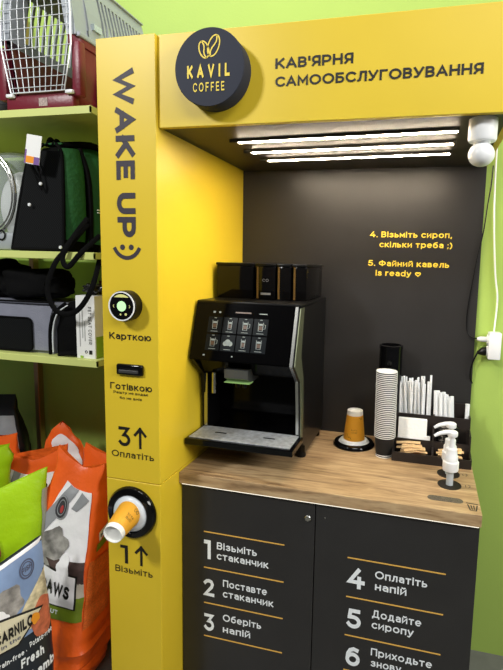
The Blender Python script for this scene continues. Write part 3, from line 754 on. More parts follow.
# lids in right mid bin
LIDM = mat('black_lid', (18, 19, 21), .25)
lid0 = None
for i in range(9):
    if lid0 is None:
        bm = B(); lathe(bm, (0, 0, 0), (0, 0, 1), [(.0395, 0), (.0410, .001), (.0410, .003), (.037, .006), (.034, .008), (0, .008), (0, .0065), (.033, .0065)], seg=32, close=True)
        lid0 = o = new_obj('cup_cover', bm, LIDM, loc=(0, 0, 0), smooth=True)
    else: o = lid0.copy(); COL.objects.link(o)
    o.scale = (1, .62, 1)
    o.location = (1.088, .5475, CT + .050 + i * .0082)
    tag(o, 'black cup lid in the stack behind the white pump heads' if i < 8 else 'topmost black cup lid of the stack in the organiser', 'lid', 'black cup lids in the organiser')
# kraft sticks in front bins
KR = mat('kraft_paper', (214, 180, 132), .75, noise_amt=.15, nscale=40)
for side_, (xa, xb, nn_) in enumerate(((.897, 1.025, 14), (1.040, 1.160, 11))):
    for i in range(nn_):
        L = random.uniform(.078, .094); ang = random.uniform(-.28, .28) if i % 3 else random.uniform(-.5, .5)
        cx = random.uniform(xa + L / 2 + .002, xb - L / 2 - .002); cy = .461 + .045 * random.random(); cz = CT + .012 + .0034 * i
        ang = max(-.5, min(.5, ang * 1.6))
        bm = B(); dx, dy = math.cos(ang) * L / 2, math.sin(ang) * .045
        tube(bm, [(-dx, -dy * .5, -.003), (0, 0, .003), (dx, dy * .5, random.uniform(-.004, .006))], (.0085 + .003 * random.random()), 8, .3, up=(0, 0, 1))
        o = new_obj('stirrer_sachet', bm, KR, loc=(cx, min(max(cy, .468), .498), cz), smooth=True)
        tag(o, ('brown paper stirrer sachet lying in the front left bin' if side_ == 0 else 'brown paper stirrer sachet lying in the front right bin'), 'sachet', 'brown sachets in the left bin' if side_ == 0 else 'brown sachets in the right bin')

# syrup pumps
def pump(label, loc):
    t = thing('syrup_pump', label, 'pump', loc, 0, 'syrup pumps in the worktop')
    bm = B(); cone(bm, (0, 0, .0018), Z, .0115, .0115, .060, 24); new_obj('tube', bm, mat('clear_plastic_tube', (214, 222, 228), .15, trans=.35), t, smooth=True)
    bm = B(); lathe(bm, (0, 0, .052), Z, [(0, 0), (.0245, 0), (.026, .004), (.026, .030), (.022, .034), (.022, .050), (.018, .056), (.018, .074), (.010, .078), (0, .078)], seg=36); new_obj('collar', bm, WHITEP, t, smooth=True)
    bm = B(); cone(bm, (0, 0, .125), Z, .0085, .0085, .05, 20); new_obj('stem', bm, WHITEP, t, smooth=True)
    bm = B(); lathe(bm, (0, 0, .168), Z, [(0, 0), (.015, 0), (.017, .004), (.0165, .014), (.012, .018), (0, .019)], seg=28)
    tube(bm, smooth_path([(0, 0, .180), (-.02, -.004, .181), (-.042, -.009, .176), (-.058, -.012, .167)], 5), lambda k: .0088 - .0038 * k, 12, .9)
    new_obj('nozzle', bm, WHITEP, t, smooth=True)
    return t
pump('white syrup pump nearest the counter edge, in front of its twin', (1.089, .300, CT))
pump('white syrup pump directly behind the front one', (1.089, .388, CT)).rotation_euler = (0, 0, .05)

# ---------------------------------------------------------------- wall socket and cables
t = thing('power_adaptor', 'white multi-socket power block on the green wall', 'socket', (1.243, .70, 1.32))
bm = B(); box(bm, 1.222, 1.268, .648, .700, 1.268, 1.372, bev=.004, seg=2); W('housing', bm, WHITEP, t, smooth=True)
bm = B()
for z in (1.343, 1.298):
    lathe(bm, (1.2235, .672, z), (-1, 0, 0), [(.0, 0), (.0185, 0), (.0195, .006), (.0165, .007), (.015, .002), (0, .002)], seg=28)
W('socket_face', bm, WHITEP, t, smooth=True)
t = thing('power_plug', 'white plug in the upper socket of the power block', 'plug', (1.2, .672, 1.343))
bm = B(); lathe(bm, (1.221, .672, 1.343), (-1, 0, 0), [(0, 0), (.011, 0), (.0105, .028), (.006, .04), (0, .04)], seg=20); W('body', bm, WHITEP, t, smooth=True)
t = thing('power_plug', 'black plug in the lower socket of the power block', 'plug', (1.2, .672, 1.298))
bm = B(); lathe(bm, (1.221, .672, 1.298), (-1, -.1, -.25), [(0, 0), (.017, 0), (.017, .016), (.011, .028), (.005, .038), (0, .038)], seg=20); W('body', bm, BLACK, t, smooth=True)
bm = B(); tube(bm, smooth_path([(1.186, .668, 1.289), (1.176, .668, 1.265), (1.168, .672, 1.235), (1.166, .680, 1.19), (1.176, .693, 1.16)], 6), .0032, 8)
o = W('power_cable', bm, BLACK, loc=(1.186, .668, 1.289), smooth=True); tag(o, 'short black cable running down from the black plug', 'cable')
bm = B(); tube(bm, smooth_path([(1.195, .670, 1.998), (1.193, .672, 1.93), (1.186, .676, 1.86), (1.178, .678, 1.76), (1.163, .68, 1.667), (1.155, .68, 1.60), (1.1465, .68, 1.53), (1.139, .68, 1.45), (1.140, .68, 1.39), (1.152, .678, 1.352), (1.184, .672, 1.343)], 6), .0024, 8)
o = W('power_cable', bm, BLACK, loc=(1.195, .670, 1.998), smooth=True); tag(o, 'thin black cable hanging from the header to the white plug', 'cable')
bm = B(); tube(bm, smooth_path([(1.205, .690, 2.24), (1.206, .690, 2.0), (1.214, .690, 1.8), (1.232, .690, 1.6), (1.247, .690, 1.5), (1.243, .690, 1.372)], 6), .0034, 8)
o = W('power_cable', bm, WHITEP, loc=(1.243, .690, 1.372), smooth=True); tag(o, 'white cable running down the green wall into the power block', 'cable')

# ---------------------------------------------------------------- shelving
SHX = -.100
SHM = mat('shelf_lime_cream', (206, 214, 128), .45)
t = thing('shelving_unit', 'lime metal shelving unit with three boards left of the pillar', 'shelving', (-.6, .4, 0))
for z1, dpt in ((2.105, .55), (1.636, .55), (1.268, .55)):
    bm = B(); box(bm, -1.25, SHX, .10, .64, z1 - .004, z1, bev=.001, seg=1); box(bm, -1.25, SHX, .10, .106, z1 - .024, z1 - .003); box(bm, SHX - .004, SHX, .10, .64, z1 - .022, z1 - .003); box(bm, -1.25, SHX, .634, .64, z1 - .03, z1 - .004)
    W('shelf_board', bm, SHM, t)
for xx in (-.872, -.124):
    bm = B(); box(bm, xx - .013, xx + .013, .645, .68, 0, 2.7 if xx < -.5 else 2.1, bev=.002, seg=1); W('upright', bm, mat('bronze_steel', (170, 140, 112), .3, metal=.9), t)

exec_left = True
# ---- pet carrier
BUR = mat('burgundy_plastic', (112, 26, 44), .38, bump=.08, bscale=90)
GRYP = mat('grey_plastic', (150, 156, 164), .45, bump=.06, bscale=90)
def carrier(label, loc, base_m, top_m, full=True):
    t = thing('pet_carrier', label, 'pet carrier', loc)
    wd, dp = .300, .43   # x -wd/2..wd/2, y 0..dp
    h0, h1 = .232, .46
    # base tub: tapered loft
    bm = B()
    def ring(z, k, y0):
        pts = rrect(0, (y0 + dp) / 2, wd * k, dp - y0, .045, 6)
        return [bm.verts.new((p[0], p[1], z)) for p in pts]
    rs = [ring(0, .86, .012), ring(.012, .89, .004), ring(.055, .91, .0), ring(.06, .90, .006), ring(h0 - .03, .985, -.004), ring(h0 - .028, 1.03, -.012), ring(h0, 1.035, -.014)]
    inn = [ring(h0, .97, .004), ring(.01, .85, .02)]
    al = rs + inn
    for a, b in zip(al, al[1:]):
        for i in range(len(a)):
            j = (i + 1) % len(a)
            # opening in the front wall
            ca = (a[i].co + a[j].co + b[i].co + b[j].co) / 4
            if full and ca.y < .03 and abs(ca.x) < wd * .40 and ca.z > .055: continue
            bm.faces.new((a[i], a[j], b[j], b[i]))
    bm.faces.new(al[-1]); bm.faces.new(rs[0][::-1])
    new_obj('base_tub', bm, base_m, t, smooth=True)
    # side ribs and front sill
    bm = B()
    for yy in (.10, .17, .24, .31):
        box(bm, wd / 2 * .93, wd / 2 * 1.02, yy, yy + .045, .03, h0 - .02, bev=.006)
    if full:
        box(bm, -wd / 2 * .9, wd / 2 * .9, -.012, .02, .0, .050, bev=.008); 
        for sx in (-1, 1): box(bm, sx * wd / 2 * .98 - .016, sx * wd / 2 * .98 + .016, -.012, .02, .04, h0 - .02, bev=.006)
    new_obj('base_trim', bm, base_m, t, smooth=True)
    if not full: return t
    # top: arch frame at front, slatted sides and back
    bm = B()
    for sx in (-1, 1):
        x = sx * wd / 2
        prism(bm, [(x, h0), (x - sx * .035, h0), (x - sx * .065, h1 - .05), (x - sx * .03, h1 - .02)] if sx > 0 else [(x, h0), (x + .035, h0), (x + .065, h1 - .05), (x + .03, h1 - .02)], 'y', -.01, .055)
    prism(bm, [(-wd / 2 + .03, h1 - .06), (wd / 2 - .03, h1 - .06), (wd / 2 - .05, h1), (-wd / 2 + .05, h1)], 'y', -.01, .055)
    # solid band at bottom and top of each side; slats between
    def sidepanel(sx):
        def P(k, z): return sx * (wd / 2 + .004 - .045 * ((z - h0) / (h1 - h0)) ** 1.6)
        n = 22
        for (z0, z1) in ((h0, h0 + .035), (h1 - .05, h1)):
            a = [bm.verts.new((P(0, z0), y, z0)) for y in (.05, dp)]; b = [bm.verts.new((P(0, z1), y, z1)) for y in (.05, dp)]
            a2 = [bm.verts.new((P(0, z0) - sx * .006, y, z0)) for y in (.05, dp)]; b2 = [bm.verts.new((P(0, z1) - sx * .006, y, z1)) for y in (.05, dp)]
            for q in ((a[0], a[1], b[1], b[0]), (a2[1], a2[0], b2[0], b2[1]), (a[0], a2[0], a2[1], a[1]), (b[0], b[1], b2[1], b2[0])): bm.faces.new(q)
        yy = .055
        while yy < dp - .01:
            wdt = .0105 if (yy > .06 or sx < 0) else .075
            for (z0, z1) in ((h0 + .03, h0 + .10), (h0 + .10, h0 + .182)):
                vs = [bm.verts.new(p) for p in ((P(0, z0), yy, z0), (P(0, z0), yy + wdt, z0), (P(0, z1), yy + wdt, z1), (P(0, z1), yy, z1))]
                ws = [bm.verts.new(v.co - Vector((sx * .006, 0, 0))) for v in vs]
                for q in ((0, 1, 2, 3), (7, 6, 5, 4), (0, 4, 5, 1), (3, 2, 6, 7), (0, 3, 7, 4), (1, 5, 6, 2)): bm.faces.new([(vs + ws)[k] for k in q])
            yy += wdt + (.011 if sx > 0 else .019)
    sidepanel(1); sidepanel(-1)
    bmesh.ops.recalc_face_normals(bm, faces=bm.faces)
    new_obj('top_shell', bm, top_m, t)
    bm = B(); xx = -wd / 2 + .01
    while xx < wd / 2 - .01:
        box(bm, xx, xx + .012, dp - .003, dp, h0 - .01, h1 - (.01 if abs(xx) < wd / 2 - .05 else .11)); xx += .029
    box(bm, -wd / 2, wd / 2, dp - .004, dp, h0 - .01, h0 + .006)
    new_obj('rear_grille', bm, mat('shaded_grille_plastic', (58, 48, 44), .6), t)  # dark brown puts the shade inside the carrier into the slat colour
    bm = B(); box(bm, -wd / 2 + .03, wd / 2 - .03, .05, dp, h1 - .006, h1, bev=.002); new_obj('roof', bm, top_m, t)
    bm = B(); box(bm, wd / 2 - .004, wd / 2 + .012, -.006, dp, h0 - .006, h0 + .010, bev=.004); new_obj('joint_rim', bm, top_m, t)
    bm = B(); box(bm, -wd / 2 - .012, -wd / 2 + .004, -.006, dp, h0 - .006, h0 + .010, bev=.004); new_obj('joint_rim', bm, top_m, t)
    if full:
        # wire door
        bm = B(); hw = .131
        ol = [(-.106, .058), (.106, .058), (hw + .006, .20), (hw + .006, .32), (.112, .43), (-.112, .43), (-hw - .006, .32), (-hw - .006, .20), (-.106, .058)]
        tube(bm, [(p[0], -.018, p[1]) for p in ol], .0026, 8)
        def halfw(z):
            if z < .20: return .106 + (hw + .006 - .106) * (z - .058) / .142
            if z < .32: return hw + .006
            return hw + .006 + (.112 - hw - .006) * (z - .32) / .11
        nv = 10
        for i in range(nv):
            k = -1 + 2 * (i + .5) / nv
            tube(bm, [(k * halfw(z), -.018, z) for z in (.058, .13, .20, .26, .32, .38, .43)], .0013, 6)
        for i in range(12):
            z = .058 + .372 * (i + .5) / 12
            tube(bm, [(-halfw(z), -.020, z), (halfw(z), -.020, z)], .0013, 6)
        d = new_obj('wire_door', bm, mat('white_wire', (226, 230, 234), .3, metal=.2), t, smooth=True)
        for (x, z) in ((.128, .052), (-.108, .050)):
            bm = B(); box(bm, x - .016, x + .012, -.024, -.010, z - .006, z + .006, bev=.003); new_obj('latch', bm, WHITEP, t, smooth=True)
        bm = B(); box(bm, .0, .034, -.0135, -.0122, .014, .040); new_obj('label_sticker', bm, mat('faded_label', (170, 150, 146), .6, noise_amt=.3, nscale=200), t)
        bm = B(); box(bm, wd / 2 - .004, wd / 2 + .0095, .07, .11, h0 + .045, h0 + .065); new_obj('label_sticker', bm, mat('side_label', (176, 190, 196), .5, noise_amt=.2, nscale=200), t)
    return t
carrier('grey and burgundy pet carrier with white wire door on the top shelf', (-.316, .135, 2.105), BUR, GRYP)
carrier('black plastic carrier tub beside the burgundy carrier at the far left', (-.66, .20, 2.105), mat('dark_plastic_carrier', (22, 20, 22), .5), mat('dark_plastic_lid', (30, 30, 32), .5), full=False)

# ---- green and black backpack on the middle shelf
FB = mat('black_fabric', (8, 8, 9), .85, spec=.12, bump=.3, bscale=300)
def mesh_fabric():
    m = mat('black_mesh_fabric', (30, 32, 34), .8, spec=.12)
    nt = m.node_tree; b = nt.nodes['Principled BSDF']
    tc = nt.nodes.new('ShaderNodeTexCoord'); ck = nt.nodes.new('ShaderNodeTexChecker'); ck.inputs['Scale'].default_value = 220
    ck.inputs['Color1'].default_value = (.0015, .0015, .0015, 1); ck.inputs['Color2'].default_value = (.010, .011, .012, 1)
    nt.links.new(tc.outputs['Object'], ck.inputs['Vector']); nt.links.new(ck.outputs['Color'], b.inputs['Base Color'])
    return m
MESHF = mesh_fabric()
GRN = mat('green_fabric', (22, 84, 34), .75, noise_amt=.12, nscale=20, bump=.4, bscale=60)
def loft_box(bm, secs, n=7, cap=True):
    """secs: (z, cx, cy, wx, wy, r)"""
    rings = [[bm.verts.new((p[0], p[1], z)) for p in rrect(cx, cy, wx, wy, min(r, wx / 2 - .0005, wy / 2 - .0005), n)] for z, cx, cy, wx, wy, r in secs]
    for a, b in zip(rings, rings[1:]):
        for i in range(len(a)):
            j = (i + 1) % len(a); bm.faces.new((a[i], a[j], b[j], b[i]))
    if cap: bm.faces.new(rings[0][::-1]); bm.faces.new(rings[-1])
    return bm
t = thing('pet_backpack', 'black and green mesh pet backpack on the middle shelf', 'backpack', (-.27, .22, 1.636))
BO = Vector((-.345, .22, 1.636))
def bmove(bm): bmesh.ops.translate(bm, vec=BO, verts=bm.verts); return bm
bm = B(); loft_box(bm, [(0, -.0, .06, .20, .30, .03), (.01, -.0, .06, .205, .31, .03), (.20, .005, .07, .18, .28, .035), (.33, .010, .075, .155, .26, .04), (.365, .012, .08, .13, .22, .05), (.378, .012, .08, .07, .12, .03)])
W('bag_body', bmove(bm), FB, t, smooth=True)
bm = B()
P = [(-.108, -.100, .008), (.104, -.100, .008), (.092, -.076, .20), (.076, -.062, .345), (-.052, -.062, .350), (-.080, -.076, .20)]
vs = [bm.verts.new(p) for p in P]; bm.faces.new([vs[0], vs[1], vs[2], vs[5]]); bm.faces.new([vs[5], vs[2], vs[3], vs[4]])
ret = bmesh.ops.extrude_face_region(bm, geom=bm.faces[:]); bmesh.ops.translate(bm, vec=(0, .012, 0), verts=[v for v in ret['geom'] if isinstance(v, bmesh.types.BMVert)])
W('front_mesh', bmove(bm), MESHF, t)
# piping round the mesh, green side panels and padded straps
bm = B(); tube(bm, smooth_path([(.106, -.096, .008), (.096, -.078, .19), (.082, -.062, .33), (.05, -.05, .372)], 6), .006, 8); tube(bm, smooth_path([(-.108, -.096, .008), (-.082, -.074, .2), (-.056, -.058, .33), (.0, -.05, .372)], 6), .006, 8)
tube(bm, [(-.108, -.098, .008), (.106, -.098, .008)], .006, 8)
W('piping', bmove(bm), FB, t, smooth=True)
bm = B()
def padstrip(pts, r, fl=.35, up=(1, -.6, 0)):
    tube(bm, smooth_path(pts, 8), r, 14, fl, up=up)
padstrip([(.085, -.030, .355), (.104, -.035, .28), (.112, -.04, .19), (.115, -.045, .10), (.112, -.05, .04)], .036)
W('side_panel', bmove(bm), GRN, t, smooth=True)
bm = B(); padstrip([(.070, .060, .388), (.125, .055, .33), (.142, .050, .23), (.145, .052, .12), (.138, .045, .03)], .040); W('shoulder_strap', bmove(bm), GRN, t, smooth=True)
bm = B(); padstrip([(.110, .15, .365), (.135, .16, .28), (.142, .16, .16), (.135, .16, .06)], .03); W('shoulder_strap', bmove(bm), GRN, t, smooth=True)
bm = B(); tube(bm, smooth_path([(.100, .005, .365), (.130, .005, .28), (.140, .003, .19), (.142, .0, .09), (.14, .0, .02)], 6), .009, 8)
tube(bm, smooth_path([(.08, .105, .388), (.145, .105, .30), (.160, .105, .2), (.16, .105, .08)], 6), .009, 8)
tube(bm, smooth_path([(.04, -.02, .374), (.11, .05, .386), (.16, .12, .36)], 6), .012, 8)
W('edging', bmove(bm), FB, t, smooth=True)
bm = B(); box(bm, -.03, .055, -.03, .05, .374, .381, bev=.002); W('top_panel', bmove(bm), GRN, t)
bm = B(); tube(bm, smooth_path([(-.015, .03, .372), (-.015, .0, .402), (-.005, -.03, .372)], 6), .007, 8); tube(bm, smooth_path([(.015, .03, .372), (.01, .0, .396), (.02, -.03, .374)], 6), .006, 8); W('carry_handle', bmove(bm), FB, t, smooth=True)
bm = B(); tube(bm, smooth_path([(.145, -.02, .10), (.150, -.12, .02), (.110, -.145, -.04), (.080, -.150, -.13), (.115, -.150, -.200), (.180, -.140, -.20), (.235, -.125, -.12), (.232, -.06, .02)], 7), .009, 8, .3, up=(.3, -1, 0))
tube(bm, smooth_path([(.16, -.04, .12), (.152, -.125, .03), (.135, -.138, -.02), (.155, -.138, -.05), (.20, -.125, .0), (.225, -.06, .06)], 7), .009, 8, .3, up=(.3, -1, 0))
W('webbing_strap', bmove(bm), FB, t, smooth=True)
bm = B(); box(bm, .1585, .1605, .015, .080, .142, .146); box(bm, .1585, .1605, .015, .080, .151, .155); W('reflective_strip', bmove(bm), WHITEV, t)
bm = B(); tube(bm, smooth_path([(-.04, -.075, .30), (-.01, -.085, .26), (.02, -.092, .21), (.01, -.088, .27), (-.02, -.075, .33)], 5), .003, 6); W('cord', bmove(bm), FB, t)
bm = B()
for (x, z) in ((.02, .23), (-.03, .16), (.100, .015)): lathe(bm, (x, -.094 if z > .1 else -.104, z), (0, -1, 0), [(0, 0), (.006, 0), (.005, .004), (0, .004)], seg=12)
W('button', bmove(bm), WHITEP, t)
t2 = thing('price_tag', 'white price tag with orange patch on the green backpack', 'tag', (-.335, .105, 1.95))
bm = B(); box(bm, -.352, -.292, .099, .1005, 1.925, 2.020)
bmesh.ops.rotate(bm, cent=(-.32, .1, 2.0), matrix=Matrix.Rotation(.18, 3, 'Y'), verts=bm.verts); W('card', bm, PAPER, t2)
bm = B(); box(bm, -.346, -.314, .0982, .0989, 1.928, 1.950); bmesh.ops.rotate(bm, cent=(-.32, .1, 2.0), matrix=Matrix.Rotation(.18, 3, 'Y'), verts=bm.verts); W('patch', bm, mat('orange_patch', (240, 150, 30), .6), t2)
bm = B(); box(bm, -.352, -.346, .0982, .0989, 1.925, 1.97); box(bm, -.314, -.292, .0982, .0989, 1.925, 1.950); bmesh.ops.rotate(bm, cent=(-.32, .1, 2.0), matrix=Matrix.Rotation(.18, 3, 'Y'), verts=bm.verts); W('border', bm, mat('purple_print', (120, 84, 150), .6), t2)

# ---- clear capsule backpack at far left
t = thing('capsule_carrier', 'clear plastic capsule pet carrier at the left end of middle shelf', 'pet carrier', (-.56, .20, 1.636))
CL = mat('clear_shell', (200, 208, 212), .12, trans=.0, alpha=.35)
bm = B(); loft_box(bm, [(0, -.56, .28, .24, .26, .04), (.05, -.56, .28, .26, .28, .05), (.25, -.56, .28, .25, .27, .06), (.34, -.56, .28, .2, .22, .06), (.36, -.56, .28, .10, .12, .04)])
bmesh.ops.translate(bm, vec=(0, 0, 1.636), verts=bm.verts); W('shell', bm, CL, t, smooth=True)
bm = B(); tube(bm, [(-.56 + .118 * math.cos(a), .135, 1.636 + .20 + .145 * math.sin(a)) for a in [k * PI / 16 for k in range(33)]], .005, 8); tube(bm, [(-.56 + .108 * math.cos(a), .132, 1.636 + .20 + .132 * math.sin(a)) for a in [k * PI / 16 for k in range(33)]], .003, 8)
W('dome_ring', bm, CHROME, t, smooth=True)
bm = B(); bmesh.ops.create_uvsphere(bm, u_segments=24, v_segments=14, radius=1)
for v in bm.verts: v.co = Vector((-.535 + v.co.x * .085, .27 + v.co.y * .07, 1.80 + v.co.z * .135))
W('lining', bm, mat('white_fleece', (224, 226, 222), .8, bump=.4, bscale=40), t, smooth=True)
bm = B(); box(bm, -.69, -.44, .125, .15, 1.638, 1.70, bev=.01); W('lower_band', bm, mat('grey_band', (150, 156, 160), .5), t, smooth=True)
bm = B(); tube(bm, [(-.498 + .016 * math.cos(a), .122, 1.69 + .016 * math.sin(a)) for a in [k * PI / 8 for k in range(17)]], .003, 6); W('grommet', bm, BLACK, t, smooth=True)

# ---- grey carrier bag on lower shelf
GF = mat('grey_fabric', (132, 134, 148), .8, noise_amt=.06, nscale=30, bump=.3, bscale=200)
t = thing('soft_pet_carrier', 'grey fabric soft carrier with black mesh window on the lower shelf', 'pet carrier', (-.42, .3, 1.268))
SO = (-.42, .14, 1.268)
bm = B()
prs = [(-.24, 0), (.100, 0), (.104, .06), (.110, .13), (.125, .172), (.10, .182), (-.24, .190)]
prism(bm, prs, 'y', 0, .24)
bmesh.ops.bevel(bm, geom=[e for e in bm.edges if abs(e.verts[0].co.y - e.verts[1].co.y) < 1e-5], offset=.012, segments=3, affect='EDGES')
bmesh.ops.translate(bm, vec=SO, verts=bm.verts); W('bag_body', bm, GF, t, smooth=True)
bm = B(); prism(bm, rrect(-.10, .068, .245, .118, .02), 'y', -.004, .004); bmesh.ops.translate(bm, vec=SO, verts=bm.verts); W('mesh_window', bm, MESHF, t)
bm = B()
rr = rrect(-.10, .068, .247, .120, .02); tube(bm, [(p[0], -.005, p[1]) for p in rr + [rr[0]]], .0035, 6)
tube(bm, smooth_path([(.098, -.004, .002), (.102, -.004, .10), (.125, -.002, .155), (.165, .0, .188)], 6), .006, 8); tube(bm, [(-.24, -.002, .186), (.12, -.002, .188)], .004, 6)
bmesh.ops.translate(bm, vec=SO, verts=bm.verts); W('piping', bm, FB, t, smooth=True)
bm = B(); loft_box(bm, [(0, .165, .13, .13, .24, .03), (.09, .168, .13, .135, .25, .04), (.17, .172, .13, .12, .22, .04), (.190, .172, .13, .08, .15, .03)]); bmesh.ops.translate(bm, vec=SO, verts=bm.verts); W('end_pocket', bm, FB, t, smooth=True)
bm = B(); tube(bm, smooth_path([(.112, -.006, .01), (.114, -.006, .09), (.135, -.006, .15), (.175, .0, .182)], 6), .0022, 6); bmesh.ops.translate(bm, vec=SO, verts=bm.verts); W('zip', bm, WHITEV, t, smooth=True)['label'] = 'white zip line'
bm = B(); tube(bm, smooth_path([(.14, -.01, .006), (.19, -.015, .014), (.24, -.008, .010)], 6), .010, 8, .6); bmesh.ops.translate(bm, vec=SO, verts=bm.verts); W('strap', bm, FB, t, smooth=True)
# folded black bags lying on it
def lump(name, label, cat, c, s, m, seed, amp=.25, parent=None):
    bm = B(); bmesh.ops.create_icosphere(bm, subdivisions=4, radius=1)
    for v in bm.verts:
        n = noise.noise(v.co * 1.7 + Vector((seed, 0, 0))) * amp + noise.noise(v.co * 5 + Vector((seed, 3, 0))) * amp * .25
        q = Vector([math.copysign(abs(k) ** .7, k) for k in v.co]) * (1 + n)
        v.co = Vector((q.x * s[0], q.y * s[1], q.z * s[2]))
    mz = min(v.co.z for v in bm.verts)
    for v in bm.verts: v.co.z = v.co.z - mz
    o = new_obj(name, bm, m, loc=c, smooth=True)
    return tag(o, label, cat)
lump('folded_bag', 'folded black fabric bag lying on the grey soft carrier', 'bag', (-.46, .24, 1.454), (.14, .09, .055), FB, 3)
lump('folded_bag', 'black fabric bag heap at the left end of lower shelf', 'bag', (-.66, .27, 1.456), (.11, .09, .075), FB, 11)
lump('dark_pouch', 'black pouch behind the grey carrier, beside the white box', 'pouch', (-.205, .50, 1.268), (.085, .08, .13), FB, 5)
# ---- white box
t = thing('seat_cover_box', 'white upright PET SEAT COVER box on the lower shelf', 'box', (-.15, .15, 1.268))
bm = B(); box(bm, -.197, -.121, .120, .205, 1.268, 1.488, bev=.001, seg=1); W('carton', bm, PAPER, t)
bm = B(); lettering(bm, 'PET SEAT COVER', (-.1465, .1190, 1.45), (0, 0, -1), X, .0125, .130, weight=.14, track=.3); W('lettering', bm, INK, t)
bm = B()
for xx, z0, z1 in ((-.183, 1.31, 1.43), (-.172, 1.34, 1.44), (-.163, 1.33, 1.40)):
    box(bm, xx, xx + .003, .1188, .1195, z0, z1)
W('small_print', bm, mat('grey_print', (176, 178, 176), .7), t)
bm = B(); box(bm, -.182, -.170, .1186, .1195, 1.270, 1.278); W('green_mark', bm, mat('print_green', (150, 190, 60), .6), t)
bm = B(); box(bm, -.1208, -.1200, .125, .200, 1.270, 1.345); W('green_corner', bm, mat('print_green', (150, 190, 60), .6), t)
bm = B(); lathe(bm, (-.158, .1192, 1.292), (0, -1, 0), [(.003, 0), (.0055, 0)], seg=16)
box(bm, -.146, -.134, .1186, .1194, 1.284, 1.298)
W('pictogram', bm, INK, t)
lump('plastic_bag', 'crumpled dark plastic bag lying on the white seat cover box', 'bag', (-.148, .165, 1.489), (.036, .032, .016), mat('dark_film', (30, 30, 32), .2), 8, .5)
bm = B(); box(bm, -.26, -.19, .33, .40, 1.268, 1.53, bev=.002); o = W('red_box', bm, mat('red_brown_card', (96, 44, 26), .6), loc=(-.225, .365, 1.268)); tag(o, 'dark red box half hidden behind the white seat cover box', 'box')

